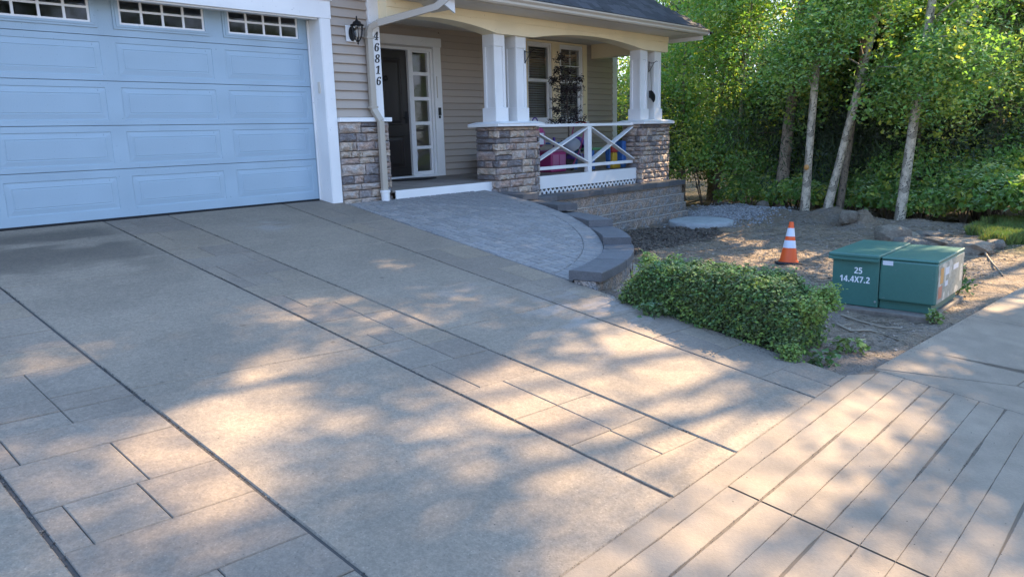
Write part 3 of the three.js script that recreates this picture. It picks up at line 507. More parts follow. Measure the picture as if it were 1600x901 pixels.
// porch back wall, door and windows
{
  const w = part('porch_wall', house), z0 = -1.46, z1 = -1.3155;
  for (const [a, b, c, d] of [[0.931, 1.80, -0.3, 2.6], [1.80, 3.30, 2.22, 2.6], [1.80, 3.30, -0.3, 0.095], [3.30, 5.72, -0.3, 2.6], [5.72, 7.52, -0.3, 1.0], [5.72, 7.52, 2.53, 2.6], [6.50, 6.72, 1.0, 2.53], [7.52, 8.60, -0.3, 2.6]]) mesh('wall_panel', bx(a, b, c, d, z0, z1, 0), M.room, w);
  mesh('side_wall', bx(8.6005, 8.74, -1.3, 2.6, -9, -1.335, 0), M.siding[2], w);
  mesh('inner_wall', bx(0.94, 8.6, -0.3, 2.6, -5.2, -5.05, 0), M.room, w); mesh('inner_floor', bx(0.94, 8.6, -0.3, 0.05, -5.04, -1.47, 0), M.interior, w);
  mesh('inner_wall', bx(3.7, 3.8, 0.06, 2.6, -5.04, -1.47, 0), M.room, w); mesh('inner_ceiling', bx(0.94, 8.6, 2.61, 2.64, -9, -1.33, 0), M.room, w);
  // front door with sidelight
  const d = part('front_door', house), Z = -1.30;
  mesh('door_trim', bx(3.29, 3.46, 0.10, 2.255, Z - 0.014, Z + 0.03), M.white, d);
  mesh('door_trim', bx(1.66, 1.81, 0.10, 2.255, Z - 0.014, Z + 0.03), M.white, d);
  mesh('head_trim', bx(1.64, 3.48, 2.256, 2.40, Z - 0.014, Z + 0.034), M.white, d);
  mesh('door_frame', bx(1.811, 3.289, 2.18, 2.225, Z - 0.13, Z + 0.0), M.white, d);
  mesh('mullion', bx(2.765, 2.83, 0.135, 2.179, Z - 0.13, Z - 0.01), M.white, d);
  mesh('door_frame', bx(3.245, 3.289, 0.135, 2.179, Z - 0.13, Z + 0.0), M.white, d);
  mesh('threshold', bx(1.811, 3.289, 0.096, 0.134, Z - 0.13, Z + 0.05), M.white, d);
  mesh('door_frame', bx(1.811, 1.845, 0.135, 2.179, Z - 0.13, Z + 0.0), M.white, d);
  mesh('door_leaf', plate(1.85, 2.76, 0.14, 2.175, [[1.97, 2.64, 0.98, 2.04], [1.97, 2.64, 0.28, 0.80]], Z - 0.06, 0.045), M.darkDoor, d);
  for (const [h, y] of [[1.06, 1.51], [0.52, 0.54]]) { const m = mesh('door_panel', nested(0.67, h, [[0, 0], [0.012, -0.014], [0.03, -0.014], [0.07, -0.003]]), M.darkDoor, d); m.position.set(2.305, y, Z - 0.06); }
  mesh('door_handle', join([bx(2.675, 2.725, 1.0, 1.2, Z - 0.061, Z - 0.05), bx(2.60, 2.715, 1.085, 1.105, Z - 0.03, Z - 0.015), bx(2.69, 2.71, 1.085, 1.105, Z - 0.05, Z - 0.02)]), M.iron, d);
  mesh('door_knocker', (() => { const g = new THREE.TorusGeometry(0.035, 0.009, 8, 20); g.translate(2.305, 1.72, Z - 0.045); return g; })(), M.iron, d);
  const rails = [0.135, 0.20, 0.575, 0.625, 0.975, 1.03, 1.38, 1.435, 1.785, 1.84, 2.155, 2.179];
  const hs = []; for (let i = 0; i < 5; i++) hs.push([2.875, 3.20, rails[1 + 2 * i], rails[2 + 2 * i]]);
  mesh('sidelight_frame', plate(2.8305, 3.2445, 0.1355, 2.1785, hs, Z - 0.03, 0.05), M.white, d);
  for (const q of hs) mesh('pane', pane(q[0] - 0.003, q[1] + 0.003, q[2] - 0.003, q[3] + 0.003, Z - 0.055), M.glass, d);
  mesh('doorbell', join([bx(3.35, 3.40, 1.13, 1.26, Z + 0.031, Z + 0.056), bx(3.355, 3.395, 1.08, 1.125, Z + 0.031, Z + 0.045)]), M.black, d);
  mesh('chime_tube', bx(3.335, 3.352, 1.42, 1.78, Z + 0.031, Z + 0.045), M.soffit, d);
  // windows
  const casing = part('window_trim', house);
  mesh('casing', bx(5.60, 5.735, 1.0, 2.56, Z - 0.014, Z + 0.022), M.cream, casing); mesh('casing', bx(7.515, 7.645, 1.0, 2.56, Z - 0.014, Z + 0.022), M.cream, casing);
  mesh('casing', bx(6.49, 6.73, 1.0, 2.52, Z - 0.014, Z + 0.022), M.cream, casing); mesh('casing', bx(5.7355, 7.5145, 2.521, 2.56, Z - 0.014, Z + 0.022), M.cream, casing);
  mesh('sill', bx(5.58, 7.665, 0.93, 0.999, Z - 0.014, Z + 0.06), M.white, casing);
  for (const [a, b, grid] of [[5.735, 6.49, 0], [6.73, 7.515, 1]]) {
    const wn = part('window', house), mid = 1.80;
    mesh('window_frame', plate(a + 0.001, b - 0.001, 1.001, 2.519, [[a + 0.04, b - 0.04, 1.04, 2.48]], Z - 0.005, 0.12), M.white, wn);
    mesh('sash', plate(a + 0.04, b - 0.04, mid - 0.02, 2.48, [[a + 0.085, b - 0.085, mid + 0.03, 2.435]], Z - 0.02, 0.03), M.white, wn);
    mesh('sash', plate(a + 0.04, b - 0.04, 1.04, mid + 0.02, [[a + 0.085, b - 0.085, 1.085, mid - 0.03]], Z - 0.055, 0.03), M.white, wn);
    mesh('pane', pane(a + 0.08, b - 0.08, mid + 0.025, 2.44, Z - 0.036), M.glass, wn); mesh('pane', pane(a + 0.08, b - 0.08, 1.08, mid - 0.025, Z - 0.072), M.glass, wn);
    if (grid) mesh('muntin', join([bx((a + b) / 2 - 0.009, (a + b) / 2 + 0.009, mid + 0.03, 2.435, Z - 0.034, Z - 0.024, 0), bx(a + 0.085, b - 0.085, 2.10, 2.118, Z - 0.0335, Z - 0.0235, 0)]), M.white, wn);
    const slat = bx(a + 0.05, b - 0.05, -0.001, 0.001, -0.02, 0.02, 0); slat.rotateX(0.75);
    for (let y = 1.07; y < 2.46; y += 0.046) { const m = mesh('blind_slat', slat, M.blind, wn); m.position.set(0, y, Z - 0.14); }
  }
}
// veneer stones
const stoneGeo = [];
{
  const f = rngOf(303);
  for (let v = 0; v < 8; v++) {                            // unit stone: x,y in -0.5..0.5, rough face at z ~ 1
    const n = 4, P = [], pos = [];
    for (let j = 0; j <= n; j++) for (let i = 0; i <= n; i++) {
      const edge = i === 0 || j === 0 || i === n || j === n;
      P.push([i / n - 0.5 + (edge ? (f() - 0.5) * 0.025 : (f() - 0.5) * 0.1), j / n - 0.5 + (edge ? (f() - 0.5) * 0.05 : (f() - 0.5) * 0.1), edge ? 0.45 + 0.3 * f() : 0.8 + 0.45 * f()]);
    }
    const id = (i, j) => P[j * (n + 1) + i], t = (a, b, c) => pos.push(...a, ...b, ...c), dn = p => [p[0], p[1], -0.2];
    for (let j = 0; j < n; j++) for (let i = 0; i < n; i++) { if (f() < 0.5) { t(id(i, j), id(i + 1, j), id(i + 1, j + 1)); t(id(i, j), id(i + 1, j + 1), id(i, j + 1)); } else { t(id(i, j), id(i + 1, j), id(i, j + 1)); t(id(i + 1, j), id(i + 1, j + 1), id(i, j + 1)); } }
    for (const [a, b] of [[id(0, 0), id(n, 0)], [id(n, 0), id(n, n)], [id(n, n), id(0, n)], [id(0, n), id(0, 0)]]) { t(dn(a), dn(b), b); t(dn(a), b, a); }
    const g = new THREE.BufferGeometry(); g.setAttribute('position', new THREE.Float32BufferAttribute(pos, 3)); g.computeVertexNormals();
    const uv = []; for (let i = 0; i < pos.length; i += 3) uv.push(pos[i] * 0.3, pos[i + 1] * 0.15); g.setAttribute('uv', new THREE.Float32BufferAttribute(uv, 2));
    stoneGeo.push(g);
  }
}
function veneer(parent, o, turn, w0, y0, y1, seed, rowSeed = seed, wrap0 = 0, wrap1 = 0) {        // o: corner of the face, local x to the right seen from outside
  const f = rngOf(seed), rf = rngOf(rowSeed * 31 + 5), c = Math.cos(turn), s = Math.sin(turn); let y = y0, row = 0;
  const put = (x, yy, ww, hh) => { const m = mesh('stone', stoneGeo[Math.floor(f() * 8)], M.stone[Math.floor(f() * 6)], parent); const lx = x + ww / 2; m.position.set(o[0] + lx * c, yy + hh / 2, o[1] - lx * s); m.rotation.y = turn; m.scale.set(ww - 0.010, hh - 0.010, 0.036 + 0.02 * f()); };
  while (y < y1 - 0.03) {
    let h = [0.085, 0.12, 0.15, 0.11][Math.floor(rf() * 4)]; if (y1 - y - h < 0.06) h = y1 - y;
    const even = row++ % 2 === 0, w = w0 + (even ? 0 : wrap1); let x = even ? -wrap0 : 0;
    while (x < w - 0.02) {
      let L = rr(0.15, 0.38, f); if (w - x - L < 0.1) L = w - x;
      if (h > 0.13 && f() < 0.3) { const k = rr(0.4, 0.6, f); put(x, y, L, h * k); put(x, y + h * k, L, h * (1 - k)); }
      else if (h > 0.1 && L > 0.24 && f() < 0.2) { put(x, y, L - 0.07, h); put(x + L - 0.07, y, 0.07, h); }
      else put(x, y, L, h);
      x += L;
    }
    y += h;
  }
}
{
  const v = part('stone_veneer', house);
  mesh('mortar_bed', bx(0.176, 0.985, -0.2, 0.995, 0.216, 0.262, 0), M.mortar, v);
  veneer(v, [0.178, 0.262], 0, 0.81, -0.09, 0.99, 11);
  veneer(v, [0.985, 0.262], Math.PI / 2, 0.5, 0.06, 0.99, 12);
  mesh('stone_ledge', bx(0.174, 1.03, 0.9955, 1.05, 0.2165, 0.325), M.white, v);
  for (const [x0, sd] of [[2.955, 21], [7.035, 22]]) {
    const p = part('stone_pier', house);
    mesh('mortar_core', bx(x0, x0 + 0.94, -0.6, 0.898, 0.04, 0.465, 0), M.mortar, p);
    veneer(p, [x0, 0.465], 0, 0.94, -0.24, 0.895, sd, sd, 0.05, 0.05);
    veneer(p, [x0, 0.04], -Math.PI / 2, 0.425, -0.24, 0.895, sd + 40, sd, 0, 0.05);
    veneer(p, [x0 + 0.94, 0.465], Math.PI / 2, 0.425, -0.24, 0.895, sd + 80, sd, 0.05, 0);
    // white cap with a low pitch
    const cx = x0 + 0.47, g = new THREE.CylinderGeometry(0.62, 0.80, 0.035, 4, 1); g.rotateY(Math.PI / 4); g.scale(0.98, 1, 0.60); g.translate(cx, 0.9605, 0.2525);
    mesh('pier_cap', join([bx(cx - 0.56, cx + 0.56, 0.899, 0.943, -0.075, 0.585), metric(g)]), M.white, p);
    for (const [q, off] of [[0, -0.375], [1, 0.125]]) {
      const col = part('porch_column', house), a = cx + off, b = a + 0.245, z0 = 0.13, z1 = 0.375, w = 0.245;
      mesh('column_base', bx(a - 0.022, b + 0.022, 0.975, 1.19, z0 - 0.022, z1 + 0.022), M.white, col);
      mesh('column_shaft', bx(a + 0.02, b - 0.02, 1.19, 2.11, z0 + 0.02, z1 - 0.02), M.white, col);
      const st = []; for (const [sx, sz] of [[a, z0], [b - 0.05, z0], [a, z1 - 0.05], [b - 0.05, z1 - 0.05]]) st.push(bx(sx, sx + 0.05, 1.1905, 2.1095, sz, sz + 0.05));
      st.forEach(g => mesh('corner_strip', g, M.white, col));
      mesh('column_top', bx(a, b, 2.11, 2.33, z0, z1), M.white, col);
    }
  }
}
// beam, soffit, gutter, roof
{
  const bm = part('porch_beam', house), s = new THREE.Shape();
  s.moveTo(0.947, 2.572); s.lineTo(0.947, 2.33); s.quadraticCurveTo(2.0, 2.50, 3.06, 2.285); s.lineTo(3.93, 2.285); s.quadraticCurveTo(5.54, 2.535, 7.15, 2.285); s.lineTo(8.03, 2.285); s.lineTo(8.03, 2.572);
  const g = new THREE.ExtrudeGeometry(s, { depth: 0.29, bevelEnabled: false, curveSegments: 24 }); g.translate(0, 0, 0.14);
  mesh('arched_beam', metric(g), M.cream, bm);
  mesh('frieze_board', bx(0.948, 8.04, 2.47, 2.571, 0.4305, 0.442), M.cream, bm);
  mesh('side_beam', bx(7.80, 8.025, 2.29, 2.5715, -1.284, 0.139), M.cream, bm);
  const sf = part('porch_soffit', house);
  for (let i = 0; i < 3; i++) mesh('soffit_panel', bx(0.948, 8.455, 2.573, 2.588, 0.445 + i * 0.168, 0.445 + (i + 1) * 0.168 - 0.006), M.soffit, sf);
  mesh('porch_ceiling', bx(0.948, 8.455, 2.573, 2.59, -1.31, 0.44), M.soffit, sf);
  const gt = part('gutter', house);
  { const q = new THREE.Shape([[0.95, 2.578], [1.035, 2.578], [1.05, 2.60], [1.05, 2.63], [1.075, 2.662], [1.075, 2.685], [1.063, 2.685], [1.063, 2.665], [1.04, 2.635], [1.035, 2.59], [0.962, 2.59], [0.962, 2.685], [0.95, 2.685]].map(p => new THREE.Vector2(...p))); const g = new THREE.ExtrudeGeometry(q, { depth: 6.76, bevelEnabled: false }); g.rotateY(-Math.PI / 2); g.scale(1, 1, 1); g.translate(8.52, 0, 0); mesh('gutter_trough', metric(g), M.gutter, gt); }
  mesh('gutter_end', bx(8.5205, 8.528, 2.58, 2.684, 0.951, 1.07, 0), M.white, gt);
  mesh('fascia_board', bx(8.46, 8.495, 2.50, 2.68, -8.5, 0.948), M.white, gt);
  mesh('fascia_board', bx(1.0, 8.459, 2.589, 2.68, 0.93, 0.949), M.gutter, gt);
  const rf = part('roof', house), pit = 0.72, E0 = 2.688, zE = 1.03, xE = 8.55;
  const poly = (pts) => { const pos = []; for (let i = 1; i < pts.length - 1; i++) pos.push(...pts[0], ...pts[i], ...pts[i + 1]); const g = new THREE.BufferGeometry(); g.setAttribute('position', new THREE.Float32BufferAttribute(pos, 3)); return metric(g); };
  const T = 3.6;
  mesh('roof_deck', join([poly([[0.7, E0 - 0.012, zE], [xE, E0 - 0.012, zE], [xE - T, E0 - 0.012 + pit * T, zE - T], [0.7, E0 - 0.012 + pit * T, zE - T]]), poly([[xE, E0 - 0.012, zE], [xE, E0 - 0.012, -8.5], [xE - T, E0 - 0.012 + pit * T, -8.5], [xE - T, E0 - 0.012 + pit * T, zE - T]])]), M.shingle[1], rf);
  const sl = Math.hypot(1, pit), f = rngOf(17), ang = Math.atan(pit);
  const tab = (w, jag) => bx(0.003, w - 0.003, 0, 0.007, 0, 0.2, 0.0015);
  const tabs = [tab(0.32), tab(0.26), tab(0.21)];
  let n = 0; const restT = [];
  for (let r = 0; r < 20; r++) {
    const d = r * 0.125 / sl, x1 = xE - d - 0.01; let x = 1.25 + (r % 2) * 0.13 + f() * 0.08;
    while (x < x1 - 0.08) {
      const k = Math.floor(f() * 3), w = [0.32, 0.26, 0.21][k]; if (x + w > x1) break;
      const m = new THREE.Matrix4().makeRotationX(ang).setPosition(x, E0 + 0.006 + pit * d + 0.002 * f(), zE - d - 0.165 * 1 + 0.0); 
      const g = tabs[k], mt = M.shingle[Math.floor(f() * 4)];
      const mm = new THREE.Matrix4().makeRotationX(ang); const off = V(0, 0, 0.2).applyMatrix4(mm); mm.setPosition(x, E0 + 0.006 + pit * d - off.y + 0.003 * f(), zE - d - off.z + 0.02);
      if (n < 300) { const t = mesh('shingle', g, mt, rf); t.applyMatrix4(mm); n++; } else restT.push(g.clone().applyMatrix4(mm));
      x += w;
    }
  }
  if (restT.length) stuffLabel(mesh('far_shingles', mergeGeometries(restT), M.shingle[1], rf));
  // hip ridge caps
  for (let i = 0; i < 16; i++) { const d = i * 0.15; const m = mesh('hip_cap', join([bx(-0.10, 0, -0.03, -0.022, -0.1, 0.14, 0).rotateZ(0.3), bx(0, 0.10, -0.03, -0.022, -0.1, 0.14, 0).rotateZ(-0.3)]), M.shingle[i % 4], rf); m.position.set(xE - d - 0.02, E0 + pit * d + 0.028, zE - d - 0.02); m.lookAt(xE + 10 - d - 0.02, E0 + pit * d + 0.028 - pit * 10, zE + 10 - d - 0.02); }
  // garage roof and its white rake board
  const gr = part('garage_roof', house);
  const side = sgn => { const s = new THREE.Shape([[0, 4.70], [sgn * 4.20, 2.60], [sgn * 4.20, 2.47], [0, 4.57]].map(p => new THREE.Vector2(...p))); const g = new THREE.ExtrudeGeometry(s, { depth: 7.0, bevelEnabled: false }); g.translate(-2.44, 0, -6.15); return metric(g); };
  for (const sgn of [1, -1]) { const s = new THREE.Shape([[0, 4.565], [sgn * 4.19, 2.47], [sgn * 4.19, 2.455], [0, 4.55]].map(p => new THREE.Vector2(...p))); const g = new THREE.ExtrudeGeometry(s, { depth: 6.98, bevelEnabled: false }); g.translate(-2.44, 0, -6.14); mesh('eave_soffit', metric(g), M.soffit, gr); }
  mesh('roof_slope', side(1), M.shingle[0], gr); mesh('roof_slope', side(-1), M.shingle[0], gr);
  for (const sgn of [1, -1]) { const s = new THREE.Shape([[0, 4.72], [sgn * 4.21, 2.615], [sgn * 4.21, 2.405], [0, 4.51]].map(p => new THREE.Vector2(...p))); const g = new THREE.ExtrudeGeometry(s, { depth: 0.03, bevelEnabled: false }); g.translate(-2.44, 0, 0.852); mesh('rake_board', metric(g), M.white, gr); }
}
// porch deck, fascia, lattice, railing
{
  const dk = part('porch_deck', house), dy = z => 0.060 - 0.0265 * (z - 0.36);
  for (let i = 0; i < 12; i++) { const z1 = 0.342 - i * 0.138, z0 = z1 - 0.133; const g = bx(0.948, 8.03, -0.03, 0, z0, z1, 0.003); g.translate(0, dy((z0 + z1) / 2), 0); mesh('deck_board', g, M.deck, dk); }
  mesh('deck_fascia', bx(0.99, 2.952, -0.14, 0.058, 0.345, 0.368), M.white, dk);
  mesh('deck_fascia', bx(3.90, 7.03, -0.145, 0.070, 0.345, 0.370), M.white, dk);
  const lt = [];
  for (let x = 3.90; x < 6.9; x += 0.115) { lt.push(bar(V(x, -0.30, 0.350), V(x + 0.15, -0.15, 0.350), 0.032, 0.008, V(0, 0, 1))); lt.push(bar(V(x + 0.15, -0.30, 0.360), V(x, -0.15, 0.360), 0.032, 0.008, V(0, 0, 1))); }
  mesh('lattice', join(lt), M.white, dk); mesh('crawlspace_wall', bx(3.90, 7.03, -0.6, -0.15, 0.1, 0.2, 0), M.mortar, dk);
  const rl = part('porch_railing', house), z = 0.265, y0 = 0.19, y1 = 0.905;
  mesh('top_rail', bx(3.93, 7.0, y1 - 0.024, y1 + 0.024, z - 0.05, z + 0.05), M.white, rl);
  mesh('bottom_rail', bx(3.93, 7.0, y0 - 0.028, y0 + 0.028, z - 0.028, z + 0.028), M.white, rl);
  mesh('middle_post', bx(5.52, 5.63, 0.065, y1 - 0.025, z - 0.046, z + 0.046), M.white, rl);
  for (const [a, b] of [[3.93, 5.53], [5.62, 7.0]]) { mesh('brace', bar(V(a, y0 + 0.05, z - 0.012), V(b, y1 - 0.05, z - 0.012), 0.022, 0.115, V(0, 0, 1)).clone(), M.white, rl); mesh('brace', bar(V(a, y1 - 0.05, z + 0.013), V(b, y0 + 0.05, z + 0.013), 0.022, 0.115, V(0, 0, 1)), M.white, rl); }
}
// downspout
{
  const d = part('downspout', house), w = 0.088;
  mesh('pipe', bx(0.694, 0.782, 1.15, 2.15, 0.275, 0.335, 0.008), M.spout, d);
  mesh('elbow', join([bar(V(0.738, 2.14, 0.305), V(0.755, 2.215, 0.32), w, 0.06, V(0, 0, 1)), bar(V(0.75, 2.205, 0.315), V(0.85, 2.262, 0.385), w * 0.85, 0.06, V(0, 0, 1))]), M.spout, d);
  mesh('pipe', bar(V(0.83, 2.252, 0.372), V(1.42, 2.452, 0.905), 0.06, w, V(0, 1, 0)), M.spout, d);
  mesh('elbow', bar(V(1.405, 2.446, 0.89), V(1.55, 2.58, 1.0), 0.06, w, V(0, 1, 0)), M.spout, d);
  mesh('elbow', bar(V(0.738, 1.16, 0.305), V(0.792, 1.0, 0.375), w, 0.06, V(0, 0, 1)), M.spout, d);
  mesh('pipe', bx(0.748, 0.836, 0.055, 1.005, 0.345, 0.405, 0.008), M.spout, d);
  mesh('strap', bx(0.678, 0.798, 1.17, 1.20, 0.2705, 0.339), M.spout, d); mesh('strap', bx(0.678, 0.798, 2.06, 2.09, 0.2705, 0.339), M.spout, d);
  const g = new THREE.CylinderGeometry(0.062, 0.056, 0.13, 20); g.translate(0.79, -0.0, 0.385); const g2 = new THREE.CylinderGeometry(0.07, 0.07, 0.03, 20); g2.translate(0.79, 0.065, 0.385);
  mesh('drain_boot', join([g, g2]), M.white, d);
}
// house number, one digit under another
{
  const hn = part('house_number', house);
  '46816'.split('').forEach((ch, i) => {
    const g = new TextGeometry(ch, { font: FONT.serif, size: 0.108, depth: 0.006, bevelEnabled: false, curveSegments: 8 }); g.computeBoundingBox(); const c = g.boundingBox.getCenter(V(0, 0, 0)); g.translate(-c.x, -c.y, 0);
    g.applyMatrix4(new THREE.Matrix4().set(1, 0.18, 0, 0, 0, 1, 0, 0, 0, 0, 1, 0, 0, 0, 0, 1));
    const m = mesh('digit', g, M.black, hn); m.position.set(0.882, 2.11 - i * 0.145, 0.2715);
  });
}
// ---------------------------------------------------------------- retaining walls
const blockGeo = [];
{
  const f = rngOf(909);
  for (let v = 0; v < 5; v++) {                     // unit block: x -0.5..0.5, y 0..1, face at z=0 rough, back at z=-1
    const nx = 5, ny = 3, P = [], pos = [], t = (a, b, c) => pos.push(...a, ...b, ...c);
    for (let j = 0; j <= ny; j++) for (let i = 0; i <= nx; i++) { const e = i === 0 || j === 0 || i === nx || j === ny; P.push([i / nx - 0.5, j / ny, e ? -0.05 : -0.01 + 0.05 * (f() - 0.3)]); }
    const id = (i, j) => P[j * (nx + 1) + i], bk = p => [p[0], p[1], -1];
    for (let j = 0; j < ny; j++) for (let i = 0; i < nx; i++) { t(id(i, j), id(i + 1, j), id(i + 1, j + 1)); t(id(i, j), id(i + 1, j + 1), id(i, j + 1)); }
    for (const [a, b] of [[id(0, 0), id(nx, 0)], [id(nx, 0), id(nx, ny)], [id(nx, ny), id(0, ny)], [id(0, ny), id(0, 0)]]) { t(bk(a), bk(b), b); t(bk(a), b, a); }
    const g = new THREE.BufferGeometry(); g.setAttribute('position', new THREE.Float32BufferAttribute(pos, 3)); g.computeVertexNormals();
    const uv = []; for (let i = 0; i < pos.length; i += 3) uv.push(pos[i] * 0.45 + pos[i + 2] * 0.2, pos[i + 1] * 0.17 + pos[i + 2] * 0.1); g.setAttribute('uv', new THREE.Float32BufferAttribute(uv, 2));
    blockGeo.push(g);
  }
}
{
  const w = thing('retaining_wall', 'straight split-face block retaining wall with charcoal caps below the porch', 'retaining wall');
  const f = rngOf(61), top = -0.315, H = 0.178;
  for (let r = 0; r < 5; r++) {
    const y = top - H * (r + 1), z = 0.79 + 0.022 * r, xe = 8.06 + 0.05 * r; let x = 2.95 + (r % 2) * 0.2;
    mesh('course_ledge', bx(2.95, xe - 0.01, y + H - 0.012, y + H - 0.001, z - 0.25, z + 0.004, 0), M.ledge, w);
    while (x < xe - 0.05) { let L = rr(0.36, 0.48, f); if (xe - x - L < 0.2) L = xe - x; const m = mesh('block', blockGeo[Math.floor(f() * 5)], M.block[Math.floor(f() * 3)], w); m.position.set(x + L / 2, y, z); m.scale.set(L - 0.005, H - 0.013, 0.26); x += L; }
    for (let zz = z - 0.27; zz > -1.2; zz -= 0.42) { const m = mesh('block', blockGeo[Math.floor(f() * 5)], M.block[Math.floor(f() * 3)], w); m.rotation.y = Math.PI / 2; m.position.set(xe, y, zz - 0.2); m.scale.set(0.41, H - 0.013, 0.26); }
  }
  let x = 3.5;
  while (x < 8.1) { let L = rr(0.38, 0.48, f); if (8.10 - x - L < 0.25) L = 8.10 - x; mesh('cap_stone', bx(x + 0.002, x + L - 0.002, top + 0.001, top + 0.088, 0.42, 0.835, 0.008), M.cap[Math.floor(f() * 3)], w); x += L; }
  mesh('backfill', bx(3.2, 8.0, -0.6, top, 0.47, 0.53, 0), M.soil, w);
}
{
  const w = thing('curved_wall', 'low curved block wall with stepped charcoal caps around the paver patio', 'retaining wall');
  const f = rngOf(62), D = Math.PI / 180, A = (r, a) => [ARC.x + r * Math.cos(a), ARC.z + r * Math.sin(a)];
  const ring = (r0, r1, a0, a1, y0, y1, n = 6) => {          // a curved slab with level top, chamfered a little
    const pos = [], c = 0.008, q = (a, b, cc, d) => pos.push(...a, ...b, ...cc, ...a, ...cc, ...d);
    const sec = a => [[r0, y0], [r1, y0], [r1, y1 - c], [r1 - c, y1], [r0 + c, y1], [r0, y1 - c]].map(([r, y]) => { const p = A(r, a); return [p[0], y, p[1]]; });
    let prev = sec(a0); const cap = (s, flip) => { for (let i = 1; i < 5; i++) { const t = flip ? [s[0], s[i + 1], s[i]] : [s[0], s[i], s[i + 1]]; pos.push(...t[0], ...t[1], ...t[2]); } };
    cap(prev, true);
    for (let k = 1; k <= n; k++) { const s = sec(a0 + (a1 - a0) * k / n); for (let i = 0; i < 6; i++) { const j = (i + 1) % 6; q(prev[i], prev[j], s[j], s[i]); } prev = s; }
    cap(prev, false);
    for (let i = 0; i < pos.length; i += 9) for (let k = 0; k < 3; k++) { const s = pos[i + 3 + k]; pos[i + 3 + k] = pos[i + 6 + k]; pos[i + 6 + k] = s; }
    const g = new THREE.BufferGeometry(); g.setAttribute('position', new THREE.Float32BufferAttribute(pos, 3)); return metric(g);
  };
  const r0 = ARC.r - 0.004, r1 = ARC.r + 0.315, th = 0.088;
  // stepped level caps: [from, to, top]
  const steps = [[-9, 6.4, -0.10], [4.0, 20.0, -0.205], [14.5, 36.0, -0.325], [29, 52.2, -0.415]];
  steps.forEach(([a, b, y], i) => { const m = mesh('cap_stone', ring(r0, r1, a * D, b * D, y - th, y, 8), M.cap[i % 3], w); });
  [[44, 57.5], [57.7, 68], [68.2, 79.3]].forEach(([a, b], i) => mesh('cap_stone', ring(r0, r1 + 0.02, a * D, b * D, -0.495 - th, -0.495, 8), M.cap[(i + 1) % 3], w));
  // face blocks under the caps
  const rf = ARC.r + 0.285;
  const course = (a0, a1, top, h, r) => { let a = a0; while (a < a1 - 0.5) { let s = rr(4.2, 6.0, f); if (a1 - a - s < 2.5) s = a1 - a; const m = mesh('block', blockGeo[Math.floor(f() * 5)], M.block[Math.floor(f() * 3)], w), am = (a + s / 2) * D, p = A(r, am); m.position.set(p[0], top - h, p[1]); m.rotation.y = Math.PI / 2 - am; m.scale.set(s * D * r + 0.004, h - 0.006, 0.24); a += s; } };
  for (let k = 0; k < 4; k++) course(40, 79.0, -0.585 - 0.165 * k, 0.165, rf + 0.012 * k);
  for (let k = 0; k < 3; k++) course(25, 41, -0.505 - 0.165 * k, 0.165, rf - 0.01 + 0.012 * k);
  for (let k = 0; k < 5; k++) course(0, 26, -0.415 - 0.165 * k, 0.165, rf - 0.014);
  for (let i = 0; i < 9; i++) { const a = 44 + i * 4.1; mesh('footing_block', ring(rf + 0.03, rf + 0.14, (a + 0.1) * D, (a + 3.95) * D, -0.98, -0.80 - 0.02 * Math.abs(i - 5) * 0, 3), M.block[i % 3], w); }
}
